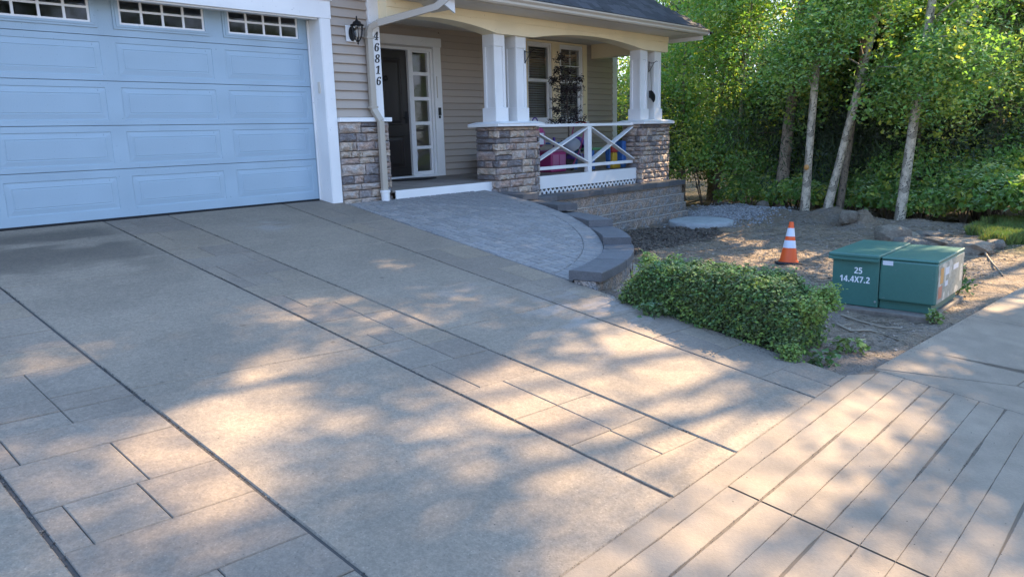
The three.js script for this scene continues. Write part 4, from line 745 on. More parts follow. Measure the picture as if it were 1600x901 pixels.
// ---------------------------------------------------------------- things in the yard
{
  const b = thing('utility_cabinet', 'low green metal utility cabinet with white stencilled numbers on its front', 'utility box', [2.0, -1.03, 5.96]);
  // local axes: x back from the lettered face, z along it toward the street
  mesh('concrete_pad', bx(-0.10, 1.12, -0.04, 0.035, 0.02, 0.98, 0.01), M.pad, b);
  mesh('base_skirt', bx(0.05, 0.98, 0.036, 0.17, 0.47, 0.93, 0.004), M.green, b);
  mesh('terminal_compartment', bx(0.012, 0.97, 0.04, 0.525, 0.015, 0.462, 0.008), M.green, b);
  mesh('tank_body', bx(0.0, 1.0, 0.125, 0.525, 0.468, 0.975, 0.018), M.green, b);
  mesh('end_panel', bx(0.02, 0.98, 0.14, 0.51, 0.9755, 0.979, 0.001), M.sunDapple, b);  // green end face, its sun dapple painted in as colour
  mesh('hinged_lid', bx(-0.03, 1.0, 0.526, 0.566, -0.02, 0.470, 0.012), M.green, b);
  mesh('lid_lip', bx(-0.032, -0.018, 0.498, 0.5255, -0.018, 0.468, 0.003), M.green, b);
  mesh('tank_cover', bx(-0.004, 1.005, 0.526, 0.553, 0.476, 0.980, 0.012), M.green, b);
  for (const z of [0.11, 0.37]) { const g = new THREE.TorusGeometry(0.016, 0.005, 6, 14, Math.PI); g.rotateZ(Math.PI); g.rotateY(Math.PI / 2); g.translate(0.009, 0.49, z); mesh('lifting_eye', g, M.green, b); }
  mesh('hinge_bolt', (() => { const g = new THREE.CylinderGeometry(0.01, 0.01, 0.012, 10); g.rotateZ(Math.PI / 2); g.translate(0.008, 0.10, 0.44); return g; })(), M.steel, b);
  mesh('label_plate', bx(-0.0025, -0.0005, 0.475, 0.518, 0.492, 0.585, 0), M.sticker, b);
  [[0.09, 0.2, 0.32, 0.47, M.stickerOrange], [0.26, 0.40, 0.38, 0.45, M.sticker], [0.56, 0.76, 0.39, 0.44, M.sticker], [0.05, 0.18, 0.18, 0.30, M.stickerRed], [0.27, 0.38, 0.27, 0.32, M.sticker]].forEach(([x0, x1, y0, y1, m]) => mesh('faded_decal', bx(x0, x1, y0, y1, 0.9792, 0.9806, 0), m, b));
  const write = (s, size, y, zc) => { const g = new TextGeometry(s, { font: FONT.sans, size, depth: 0.0012, bevelEnabled: false, curveSegments: 6 }); g.computeBoundingBox(); const c = g.boundingBox.getCenter(V(0, 0, 0)); g.translate(-c.x, -c.y, 0); g.scale(0.86, 1, 1); g.rotateY(-Math.PI / 2); g.translate(0.0112, y, zc); mesh('stencil_number', g, M.paint, b); };
  write('25', 0.062, 0.395, 0.265); write('14.4X7.2', 0.062, 0.305, 0.235);
}
{
  const p = atY(1232, 411, -1.035);
  const c = thing('traffic_cone', 'orange traffic cone with two white reflective bands leaning on the bare dirt', 'traffic cone', [p.x, groundY(p.x, p.z) + 0.012, p.z], 0.5);
  c.rotation.z = -0.11; c.rotation.x = 0.05;
  const H = 0.53, R0 = 0.118, R1 = 0.028, at = t => R0 + (R1 - R0) * t;
  const fr = (t0, t1, e) => new THREE.LatheGeometry([[at(t0) + e - 0.006, t0 * H + 0.035], [at(t0) + e, t0 * H + 0.035], [at(t1) + e, t1 * H + 0.035], [at(t1) + e - 0.006, t1 * H + 0.035]].map(q => new THREE.Vector2(...q)), 32);
  const base = new RoundedBoxGeometry(0.33, 0.035, 0.33, 3, 0.014); base.translate(0, 0.0175, 0); mesh('rubber_base', base, M.rubber, c);
  mesh('cone_body', join([fr(0, 1, 0), (() => { const g = new THREE.CylinderGeometry(R1, R1 + 0.002, 0.02, 24); g.translate(0, H + 0.035, 0); return g; })(), fr(0, 0.035, 0.012)]), M.orange, c);
  mesh('reflective_band', fr(0.36, 0.55, 0.002), M.reflect, c); mesh('reflective_band', fr(0.65, 0.86, 0.002), M.reflect, c);
}
{
  const p = atY(1095, 350, -1.0);
  const g = new THREE.LatheGeometry([[0, 0.06], [0.56, 0.05], [0.60, 0.035], [0.61, 0.0], [0.61, -0.1]].map(q => new THREE.Vector2(...q)), 48);
  tag(mesh('concrete_lid', metric(g), M.lid), 'round pale concrete lid set in gravel by the block wall', 'lid').position.set(p.x, groundY(p.x, p.z) + 0.01, p.z);
}
// wall lantern beside the garage door
{
  const l = thing('wall_lantern', 'black carriage lantern with glass on the siding beside the garage door', 'lantern', [0.50, 2.12, 0.245]);
  mesh('mounting_block', bx(-0.09, 0.055, -0.11, 0.09, 0, 0.02), M.white, l);
  const bp = new THREE.CylinderGeometry(0.05, 0.055, 0.02, 24); bp.rotateX(Math.PI / 2); bp.scale(1, 1.7, 1); bp.translate(0, -0.01, 0.03); mesh('back_plate', bp, M.iron, l);
  mesh('arm', bar(V(0, 0.0, 0.035), V(0, 0.06, 0.13), 0.018, 0.018), M.iron, l);
  const lathe = (pts, n = 8) => { const g = new THREE.LatheGeometry(pts.map(q => new THREE.Vector2(...q)), n); g.translate(0, 0, 0.135); return g; };
  mesh('roof_cap', lathe([[0, 0.155], [0.016, 0.15], [0.022, 0.135], [0.05, 0.125], [0.058, 0.10], [0.085, 0.09], [0.088, 0.075], [0.0, 0.07]], 16), M.iron, l);
  mesh('finial', lathe([[0, 0.20], [0.008, 0.19], [0.012, 0.178], [0.005, 0.165], [0.012, 0.157], [0, 0.15]], 10), M.iron, l);
  mesh('glass_globe', lathe([[0.064, 0.07], [0.062, 0.02], [0.052, -0.035], [0.03, -0.085], [0.012, -0.1]], 18), M.glass, l);
  for (let k = 0; k < 6; k++) { const a = k * Math.PI / 3, q = (r, y) => V(Math.cos(a) * r, y, 0.135 + Math.sin(a) * r); mesh('cage_rib', taper([q(0.072, 0.072), q(0.070, 0.02), q(0.059, -0.04), q(0.036, -0.09), q(0.012, -0.115)], [0.006, 0.006, 0.006, 0.006, 0.006], 6), M.iron, l); }
  mesh('bottom_finial', lathe([[0.02, -0.10], [0.024, -0.115], [0.008, -0.128], [0.013, -0.142], [0, -0.16]], 12), M.iron, l);
  const candle = new THREE.CylinderGeometry(0.012, 0.012, 0.09, 10); candle.translate(0, -0.02, 0.135); mesh('lamp_candle', candle, M.soffit, l);
}
// plant hangers and the thing hanging from one
for (const [x, lab] of [[3.76, 'black plant hook on the white column beside the window'], [7.42, 'black plant hook on the far white porch column']]) {
  const h = thing('plant_hook', lab, 'hook', [x, 2.0, 0.376], 0, 'hooks on the porch columns');
  mesh('back_bar', bx(-0.012, 0.012, -0.12, 0.08, 0, 0.008), M.iron, h);
  mesh('hook_arm', taper([V(0, 0.06, 0.006), V(0.03, 0.05, 0.05), V(0.06, 0.06, 0.09), V(0.08, 0.085, 0.12), V(0.10, 0.075, 0.135)], [0.006, 0.006, 0.006, 0.006, 0.005], 6), M.iron, h);
  mesh('hook_brace', taper([V(0, -0.11, 0.006), V(0.03, -0.02, 0.05), V(0.05, 0.05, 0.08)], [0.005, 0.005, 0.005], 6), M.iron, h);
}
{
  const w = thing('wind_chime', 'small dark metal ornament hanging on a cord from the far porch column', 'ornament', [7.44, 1.45, 0.43]);
  mesh('cord', taper([V(0, 0.55, -0.03), V(0, 0.06, 0)], [0.004, 0.004], 6), M.twig, w);
  const s = new THREE.Shape(); s.moveTo(-0.09, 0.07); s.quadraticCurveTo(0, 0.10, 0.09, 0.0); s.quadraticCurveTo(0.11, -0.09, 0.06, -0.13); s.quadraticCurveTo(0.0, -0.06, -0.08, -0.05); s.closePath(); s.holes.push(new THREE.Path().absellipse(-0.005, 0.0, 0.032, 0.028, 0, 7));
  mesh('ornament_plate', new THREE.ExtrudeGeometry(s, { depth: 0.02, bevelEnabled: true, bevelSize: 0.006, bevelThickness: 0.006, bevelSegments: 2 }), M.iron, w);
}
// ---------------------------------------------------------------- on the porch
const deckY = z => 0.062 - 0.0265 * (z - 0.36);
{
  const g = new THREE.CylinderGeometry(0.5, 0.5, 0.012, 40); g.scale(0.95, 1, 0.5);
  tag(mesh('door_mat', g, M.mat), 'dark oval mat on the porch before the front door', 'mat').position.set(2.45, deckY(-0.95) + 0.008, -0.98);
}
{
  const t = thing('toy_table', 'green-topped toy table on blue legs behind the porch railing', 'toy table', [6.35, deckY(-0.2), -0.22]);
  mesh('table_top', bx(-0.30, 0.30, 0.36, 0.40, -0.25, 0.25, 0.015), M.lime, t);
  for (const [x, z] of [[-0.24, -0.19], [0.24, -0.19], [-0.24, 0.19], [0.24, 0.19]]) mesh('leg', taper([V(x * 1.12, 0, z * 1.12), V(x, 0.36, z)], [0.05, 0.038], 10), M.blue, t);
  const s = thing('toy_slide', 'yellow and red toy ride with a blue side by the stone pier', 'toy', [6.72, deckY(0), 0.02]);
  mesh('seat', bx(-0.12, 0.14, 0.0, 0.10, -0.09, 0.09, 0.02), M.yellow, s); mesh('back', bx(-0.07, 0.09, 0.10, 0.30, -0.05, 0.05, 0.025), M.yellow, s); mesh('headrest', bx(-0.10, 0.12, 0.30, 0.42, -0.06, 0.06, 0.03), M.red, s); mesh('side_board', bx(0.17, 0.30, 0.0, 0.52, -0.12, 0.12, 0.03), M.blue, s); mesh('handle', bx(-0.16, -0.12, 0.14, 0.38, -0.03, 0.03, 0.012), M.blue, s);
  const k = thing('toy_kitchen', 'pink toy cupboard with pale shelf on the porch', 'toy cupboard', [5.22, deckY(-0.25), -0.28]);
  mesh('cabinet', bx(-0.22, 0.22, 0.0, 0.36, -0.15, 0.15, 0.02), M.pink, k); mesh('counter', bx(-0.25, 0.25, 0.361, 0.395, -0.17, 0.17, 0.012), M.palePink, k); for (const x of [-0.1, 0.1]) mesh('cupboard_door', bx(x - 0.085, x + 0.085, 0.05, 0.31, 0.151, 0.162, 0.005), M.palePink, k); mesh('upright', bx(0.18, 0.22, 0.396, 0.62, -0.14, -0.10, 0.008), M.purple, k); mesh('upper_shelf', bx(-0.02, 0.22, 0.50, 0.53, -0.15, 0.03, 0.008), M.blue, k);
  const st = thing('doll_stroller', 'folded doll stroller with grey hood and purple canopy on the porch', 'doll stroller', [5.86, deckY(-0.3), -0.3]);
  const hood = new THREE.SphereGeometry(0.19, 16, 10, 0, Math.PI * 2, 0, 1.5); hood.rotateZ(0.7); hood.translate(-0.03, 0.42, 0); mesh('hood', hood, M.grey, st);
  const hd2 = new THREE.SphereGeometry(0.17, 16, 10, 0, Math.PI * 2, 0, 1.6); hd2.rotateZ(-0.8); hd2.translate(0.2, 0.45, -0.05); mesh('canopy', hd2, M.purple, st);
  mesh('seat', bx(-0.12, 0.2, 0.2, 0.30, -0.12, 0.12, 0.03), M.purple, st);
  for (const z of [-0.14, 0.14]) { mesh('frame_tube', taper([V(-0.22, 0.06, z), V(0.05, 0.4, z), V(0.24, 0.86, z)], [0.011, 0.011, 0.011], 8), M.pink, st); mesh('frame_tube', taper([V(0.22, 0.06, z), V(-0.02, 0.42, z)], [0.011, 0.011], 8), M.grey, st); for (const x of [-0.22, 0.22]) { const q = new THREE.TorusGeometry(0.045, 0.014, 8, 18); q.translate(x, 0.06, z); mesh('wheel', q, M.rubber, st); } }
  mesh('push_bar', taper([V(0.24, 0.86, -0.14), V(0.25, 0.9, 0), V(0.24, 0.86, 0.14)], [0.014, 0.014, 0.014], 8), M.red, st);
  const bp = thing('child_backpack', 'pink and white child backpack hung by the potted maple', 'backpack', [4.85, 0.70, -0.35]);
  mesh('bag_body', bx(-0.16, 0.16, -0.16, 0.18, -0.07, 0.07, 0.05), M.pink, bp); mesh('front_pocket', bx(-0.06, 0.10, -0.12, 0.08, 0.071, 0.095, 0.012), M.reflect, bp); mesh('side_flap', bx(0.162, 0.20, -0.12, 0.12, -0.05, 0.05, 0.015), M.palePink, bp); mesh('top_flap', bx(-0.13, 0.08, 0.181, 0.26, -0.05, 0.05, 0.02), M.palePink, bp);
  mesh('shoulder_strap', new THREE.TorusGeometry(0.07, 0.012, 8, 20).translate(-0.02, 0.28, 0), M.purple, bp);
  const cr = thing('storage_bench', 'dark low storage bench on the porch behind the railing', 'bench', [4.55, deckY(-0.8), -0.85]);
  mesh('bench_seat', bx(-0.45, 0.75, 0.36, 0.41, -0.22, 0.22, 0.01), M.mat, cr); mesh('bench_front', bx(-0.42, 0.72, 0.02, 0.359, 0.17, 0.20), M.darkDoor, cr); for (const x of [-0.42, 0.68]) mesh('bench_side', bx(x, x + 0.04, 0.0, 0.359, -0.2, 0.169), M.darkDoor, cr);
  const hs = thing('goose_statue', 'small white goose statue standing inside the door sidelight', 'statue', [3.03, 0.055, -1.62]);
  mesh('bird_body', new THREE.SphereGeometry(0.07, 16, 12).scale(1.3, 0.9, 0.8).translate(0, 0.30, 0), M.reflect, hs); mesh('bird_neck', taper([V(0.07, 0.32, 0), V(0.10, 0.42, 0), V(0.07, 0.50, 0), V(0.12, 0.50, 0)], [0.03, 0.02, 0.022, 0.006], 8), M.reflect, hs); for (const z of [-0.03, 0.03]) mesh('leg', taper([V(0, 0, z), V(0, 0.26, z)], [0.008, 0.008], 6), M.grey, hs);
}
// ---------------------------------------------------------------- leaves
function clump(n, L, W, rad, seed, droop = 0) {       // a spray of n leaves, four triangles each
  const f = rngOf(seed), pos = [];
  for (let i = 0; i < n; i++) {
    let p; do { p = V(rr(-1, 1, f), rr(-1, 1, f), rr(-1, 1, f)); } while (p.length() > 1); p.multiplyScalar(rad);
    const q = new THREE.Quaternion().setFromEuler(new THREE.Euler(rr(-0.9, 0.9, f) - droop, f() * 6.283, rr(-0.7, 0.7, f), 'YXZ')), k = rr(0.7, 1.2, f);
    const v = (x, y, z) => V(x * W * k, y * W * k, z * L * k).applyQuaternion(q).add(p).toArray();
    const a = v(0, 0, -0.5), b = v(0.5, 0.14, -0.12), c = v(0, -0.10, 0.5), d = v(-0.5, 0.14, -0.12), e = v(0, 0, -0.05);
    pos.push(...a, ...b, ...e, ...b, ...c, ...e, ...c, ...d, ...e, ...d, ...a, ...e);
  }
  const g = new THREE.BufferGeometry(); g.setAttribute('position', new THREE.Float32BufferAttribute(pos, 3)); g.computeVertexNormals(); return g;
}
const SPRAY = [clump(20, 0.090, 0.060, 0.26, 1, 0.3), clump(18, 0.096, 0.064, 0.28, 2, 0.5), clump(22, 0.084, 0.056, 0.25, 3, 0.2)];
const BROAD = [clump(9, 0.17, 0.15, 0.24, 4, 0.2), clump(8, 0.19, 0.16, 0.25, 5, 0.4)];
const NEEDLE = [clump(34, 0.16, 0.022, 0.26, 6, 0.7), clump(30, 0.18, 0.024, 0.28, 7, 0.9)];
const TINY = [clump(12, 0.034, 0.02, 0.055, 8, 0.1), clump(12, 0.03, 0.019, 0.05, 9, 0)];
const BLADE = (() => { const f = rngOf(12), pos = []; for (let i = 0; i < 14; i++) { const a = f() * 6.28, x = rr(-0.05, 0.05, f), z = rr(-0.05, 0.05, f), h = rr(0.06, 0.16, f), w = 0.004, lx = Math.cos(a) * h * rr(0.1, 0.6, f), lz = Math.sin(a) * h * rr(0.1, 0.6, f), cx = -Math.sin(a) * w, cz = Math.cos(a) * w; pos.push(x - cx, 0, z - cz, x + cx, 0, z + cz, x + lx * 0.4 + cx * 0.7, h * 0.6, z + lz * 0.4 + cz * 0.7, x - cx, 0, z - cz, x + lx * 0.4 + cx * 0.7, h * 0.6, z + lz * 0.4 + cz * 0.7, x + lx, h, z + lz); } const g = new THREE.BufferGeometry(); g.setAttribute('position', new THREE.Float32BufferAttribute(pos, 3)); g.computeVertexNormals(); return g; })();
function instances(name, geo, mat, list, parent) {    // list of [pos, scale, colour]
  const m = new THREE.InstancedMesh(geo, mat, list.length), d = new THREE.Object3D(), f = rngOf(list.length * 7 + 3);
  list.forEach(([p, s, c, flat], i) => { d.position.copy(p); d.rotation.set(flat ? 0 : rr(-0.5, 0.5, f), f() * 6.283, flat ? 0 : rr(-0.5, 0.5, f)); if (typeof s === 'number') d.scale.setScalar(s); else d.scale.set(...s); d.updateMatrix(); m.setMatrixAt(i, d.matrix); m.setColorAt(i, c); });
  m.name = name; m.castShadow = m.receiveShadow = true; stuffLabel(m); if (parent) parent.add(m); return m;
}
// leaves cut from the crowns along the sun to light these ground spots: [x, z, radius, radius, openness]
const GAPS = [[-1.28, 5.97, .40, .38, 1], [-1.05, 5.85, .3, .28, 1], [-2.44, 5.77, .42, .40, 1], [-2.13, 6.7, .46, .42, 1], [-1.75, 6.45, .34, .3, 1], [-2.96, 6.52, .5, .5, .9], [-2.7, 6.95, .4, .35, .9], [-3.77, 4.78, .32, .3, 1], [-4.36, 5.41, .24, .18, 1], [-4.36, 3.51, .26, .16, .9], [-0.78, 7.28, .26, .22, 1], [-1.58, 7.25, .2, .18, .9], [-2.28, 7.69, .22, .26, .9], [-1.65, 7.95, .2, .26, .9], [-2.09, 8.22, .2, .2, .9], [-4.88, 4.52, .12, .26, .9], [-4.73, 5.54, .18, .2, .8], [-1.36, 1.75, .2, .15, .6], [-1.26, 2.89, .2, .16, .8], [-2.49, 3.8, .24, .2, .9], [-1.2, 4.13, .16, .15, .8], [-3.34, 3.37, .2, .12, .8], [-0.45, 5.01, .2, .14, .9], [0.66, 7.03, .26, .18, 1], [2.73, 7.32, .3, .28, 1], [-2.14, 4.22, .26, .18, .8], [-3.23, 4.36, .26, .18, .9], [0.9, 2.4, .22, .14, .9], [0.4, 3.2, .2, .14, .8], [1.1, 3.95, .2, .12, .9], [2.6, 6.7, .6, .22, .9], [-3.3, 5.3, .3, .3, .7], [-3.5, 7.3, .5, .4, .8], [-3.0, 7.9, .4, .3, .9]];
const kSun = SUN.y + SL * SUN.z;
function spotBelow(p) { const t = (p.y + SL * p.z) / kSun; return [p.x - SUN.x * t, p.z - SUN.z * t]; }
function gapAt(p, pad) {
  const [x, z] = spotBelow(p); let k = 0;
  for (const g of GAPS) { const d = Math.hypot((x - g[0]) / (g[2] + pad), (z - g[1]) / (g[3] + pad)); if (d < 1) k = Math.max(k, g[4]); }
  if (x > 0.45) k = Math.max(k, ss(0.585, 0.64, fbm(x * 0.9 + 31, z * 1.5 + 8, 3)));         // scattered light over the bare yard
    else if (z > 2.2) {                                                                        // crowns thinned to let more sun onto the street end of the driveway
    const n = ss(0.38, 0.60, fbm(x * 0.75 + 5, z * 0.75 + 61, 3)), b = 0.35 * ss(2.2, 4.4, z) + 0.45 * ss(4.4, 5.8, z + 0.25 * (x + 3));
    k = Math.max(k, b * (0.36 + 0.64 * n));
  }
  return k;
}
function opensWood(p, f) {                            // crowns above the picture stay open where their shade would fall on the edge of the wood
  const d = Math.hypot(p.x - camera.position.x, p.z - camera.position.z);
  if ((p.y - camera.position.y) / d < 0.19) return false;
  const t = (p.x - 10.3) / SUN.x; if (t < 0) return false;
  const y = p.y - SUN.y * t, z = p.z - SUN.z * t;
  if (y > 1.6 && y < 4.5 && z > -1.5 && z < 1.2) return false;                  // these keep the porch in the shade
  return y < 5 && f() < 0.86 + 0.14 * ss(0.40, 0.5, fbm(y * 0.9 + 3, z * 0.9 + 40, 2));
}
function leafColor(f, kind) {
  const v = f();
  if (kind === 'dark') return lin(0.04 + 0.03 * v, 0.085 + 0.04 * v, 0.02 + 0.012 * v);
  if (kind === 'yellow') return lin(0.42 + 0.14 * v, 0.50 + 0.10 * v, 0.045 + 0.02 * v);
  return lin(0.15 + 0.17 * v * v, 0.32 + 0.14 * v, 0.034 + 0.02 * v);
}
function crownList(centers, n, spread, f, kind, opt = {}) {
  const out = [];
  for (let i = 0; i < n * 1.3; i++) {
    const c = centers[Math.floor(f() * centers.length)], s = c[1] * spread;
    const p = V(c[0].x + (f() + f() + f() - 1.5) * 1.15 * s, c[0].y + (f() + f() + f() - 1.5) * 0.85 * s, c[0].z + (f() + f() + f() - 1.5) * 1.15 * s);
    if (p.y < (opt.floor ?? -0.6)) continue;
    if (opt.keep && !opt.keep(p)) continue;
    const k = gapAt(p, 0.34); if (k > 0 && f() < k) continue;
    if (opensWood(p, f)) continue;
    out.push([p, rr(0.8, 1.25, f) * (opt.scale ?? 1) * (p.y > 7 ? 1.35 : 1), leafColor(f, f() < (opt.yellow ?? 0.12) ? 'yellow' : kind)]);
  }
  return out;
}
const houseBox = p => !(p.x < 9.2 && p.z < 1.6);
function tree(o) {
  const f = rngOf(o.seed), t = thing(o.name, o.label, 'tree', [o.x, o.y ?? groundY(o.x, o.z) - 0.06, o.z], 0, o.group);
  const H = o.h, lean = V(o.lean?.[0] ?? 0, 0, o.lean?.[1] ?? 0), at = k => V(lean.x * k * H + 0.10 * Math.sin(k * 5 + o.seed) * k, k * H, lean.z * k * H + 0.10 * Math.cos(k * 4 + o.seed * 2) * k);
  const pts = [], rad = []; for (let i = 0; i <= 14; i++) { const k = i / 14; pts.push(at(k)); rad.push(o.r * (1 - 0.86 * k) * (i === 0 ? 1.18 : 1) * (1 + 0.05 * Math.sin(i * 2.3 + o.seed))); }
  mesh('trunk', taper(pts, rad, 12), o.bark, t);
  const cb = o.crown[0], CR = o.crown[1], cen = [], world = t.position, nl = o.limbs ?? 8;
  for (let i = 0; i < nl; i++) {
    const k = cb + (0.97 - cb) * (i + 0.5 * f()) / nl, b = at(k), a = f() * 6.283 + i * 2.4, L = CR * rr(0.7, 1.1, f) * (1 - 0.35 * Math.abs(k - 0.55)), up = rr(0.15, 0.6, f);
    const e = V(b.x + Math.cos(a) * L, b.y + up * L, b.z + Math.sin(a) * L), mid = b.clone().lerp(e, 0.5).add(V(0, 0.12 * L, 0));
    const r0 = Math.max(0.012, o.r * 0.32 * (1 - k * 0.6));
    mesh('limb', taper([b, mid, e], [r0, r0 * 0.6, 0.006], 6), o.bark, t);
    for (const q of [mid, e, b.clone().lerp(e, 0.8)]) cen.push([q.clone().add(world), CR * 0.42]);
    if (f() < 0.7) cen.push([b.clone().add(world).add(V(0, 0.3, 0)), CR * 0.35]);
  }
  for (const e of (o.extra ?? [])) cen.push(e);
  for (let i = 0; i < (o.low ?? 0); i++) { const a = f() * 6.283, q = 0.3 + 1.7 * f(), k = at((2.3 + 2.6 * f()) / H); const e = V(k.x + Math.cos(a) * q, k.y + 0.1, k.z + Math.sin(a) * q); mesh('limb', taper([at((k.y - 0.35) / H), k.clone().lerp(e, 0.5).add(V(0, 0.12, 0)), e], [0.022, 0.012, 0.004], 5), o.bark, t); cen.push([e.clone().add(world), 0.75]); cen.push([k.clone().lerp(e, 0.6).add(world), 0.6]); }
  const list = crownList(cen, o.n, 1, f, o.kind ?? 'green', { ...o.opt, keep: p => houseBox(p) && (!o.opt?.keep || o.opt.keep(p)) });
  list.forEach(q => q[0].sub(world));
  const geo = o.kind === 'dark' ? NEEDLE : SPRAY;
  const m = instances('crown', geo[o.seed % geo.length], M.leaf, list, t);
  return t;
}
const RIGHT = [0.676, 0.737];                           // to the right as seen from the driveway
const lean = k => [RIGHT[0] * k, RIGHT[1] * k];
const edgeTrees = 'trees along the edge of the yard';
tree({ name: 'alder_tree', label: 'thick brown-barked tree with dark knots at the yard edge', x: 10.74, z: 1.67, h: 18, r: 0.135, lean: lean(0.075), bark: M.barkBrown, crown: [0.45, 3.0], n: 2000, seed: 1, limbs: 16, group: edgeTrees, low: 14, opt: { yellow: 0.16 } });
const t2 = tree({ name: 'birch_tree', label: 'straight pale spotted trunk with an orange mark at chest height', x: 9.75, z: 2.64, h: 15, r: 0.083, lean: lean(0.03), bark: M.barkPale, crown: [0.45, 2.4], n: 1700, seed: 2, limbs: 14, group: edgeTrees, low: 12, opt: { yellow: 0.16 } });
mesh('orange_mark', new THREE.SphereGeometry(0.055, 12, 8).scale(0.5, 1, 1).translate(-0.085, 0.98, 0.03), M.stickerOrange, t2);
tree({ name: 'birch_tree', label: 'pale spotted trunk leaning away from the orange-marked trunk', x: 9.95, z: 2.98, h: 15, r: 0.083, lean: lean(0.20), bark: M.barkPale, crown: [0.45, 2.6], n: 1700, seed: 3, limbs: 14, group: edgeTrees, low: 12, opt: { yellow: 0.16 } });
tree({ name: 'birch_tree', label: 'slim grey trunk close behind the leaning pale trunk', x: 10.5, z: 3.05, h: 12, r: 0.075, lean: lean(0.10), bark: M.barkBrown, crown: [0.45, 1.8], n: 1000, seed: 4, limbs: 8, group: edgeTrees, low: 5, opt: { yellow: 0.16 } });
const t4 = tree({ name: 'birch_tree', label: 'lone pale birch trunk with side branch beyond the flat rocks', x: 9.85, z: 4.42, h: 17, r: 0.09, lean: lean(0.075), bark: M.barkPale, crown: [0.45, 2.8], n: 2000, seed: 5, limbs: 16, group: edgeTrees, low: 16, opt: { yellow: 0.16 } });
mesh('limb', taper([V(0.2, 3.1, 0.25), V(0.55, 3.5, 0.66), V(0.95, 4.35, 1.05), V(1.1, 4.9, 1.2)], [0.045, 0.035, 0.022, 0.008], 8), M.barkPale, t4);
mesh('limb', taper([V(0.28, 4.25, 0.3), V(0.9, 4.6, 0.95), V(1.5, 4.9, 1.5)], [0.035, 0.024, 0.008], 8), M.barkPale, t4);
// the wood behind and the trees that shade the driveway
const wood = 'trees of the wood behind the yard';
const W1 = [[12.6, 5.4, 18, 0.15, 0.42], [11.9, 7.6, 18, 0.14, 0.36], [12.8, 9.6, 18, 0.15, 0.36], [14.8, 1.6, 17, 0.14, 0.5], [15.2, 4.2, 18, 0.15, 0.5], [14.8, 7.0, 19, 0.16, 0.48], [15.6, 9.4, 19, 0.15, 0.46], [15.6, 11.8, 19, 0.15, 0.46], [18.0, 6.4, 21, 0.16, 0.55], [18.8, 9.2, 21, 0.17, 0.55], [19.0, 12.0, 21, 0.17, 0.55],
  [12.2, -0.6, 6.5, 0.08, 0.15], [11.6, -3.4, 6.5, 0.08, 0.15], [12.8, -6.4, 7, 0.09, 0.15], [14.0, -9.8, 8, 0.10, 0.15], [16.2, -4.4, 8, 0.10, 0.15], [17.4, -13.5, 9, 0.11, 0.15], [13.6, 2.9, 6, 0.05, 0.2], [12.3, 6.3, 5.5, 0.05, 0.15], [13.2, 0.8, 6, 0.05, 0.2], [11.5, 4.2, 5, 0.045, 0.25], [15.5, 6.0, 7, 0.06, 0.15], [16.0, 2.6, 7, 0.06, 0.15]];
W1.push([10.7, -0.7, 6, 0.06, 0.3], [11.4, 0.3, 6.5, 0.06, 0.35]);  // extra young trees, added to keep sun off the porch wall
W1.forEach(([x, z, h, r, cb], i) => tree({ name: 'woodland_tree', label: (h > 12 ? 'tall ' : 'young ') + (i % 3 ? 'brown-barked' : 'pale-barked') + ' leafy tree standing in the wood behind the yard', x, z, h, r, lean: [rr(-0.04, 0.04), rr(-0.04, 0.04)], bark: i % 3 ? M.barkBrown : M.barkPale, crown: [cb, h > 12 ? 3.1 : h > 6.9 ? 2.3 : 1.7], n: h > 12 ? 1500 : h > 6.9 ? 650 : 420, seed: 100 + i, limbs: h > 12 ? 16 : 12, group: wood, opt: { yellow: h > 12 ? 0.12 : 0.22 } }));
// dark cedars deep in the wood
[[13.0, 3.7, 5.5], [12.6, 1.9, 5], [14.6, -2.0, 6], [16.8, 2.0, 7], [13.6, 5.0, 5]].forEach(([x, z, h], i) => {
  const f = rngOf(500 + i), ex = []; for (let k = 0; k < 40; k++) { const t = k / 40, a = f() * 6.28, q = (1 - t) * 2.0 * rr(0.3, 1, f); ex.push([V(x + Math.cos(a) * q, -1 + 0.2 + t * h * 0.95, z + Math.sin(a) * q), 1.0]); }
  tree({ name: 'cedar_tree', label: 'dark drooping cedar in the shade of the wood', x, z, h, r: 0.13, bark: M.barkBrown, crown: [0.08, 1.9], n: 1200, seed: 200 + i, limbs: 10, kind: 'dark', extra: ex, group: 'dark cedars in the wood', opt: { yellow: 0, scale: 1.2 } });
});
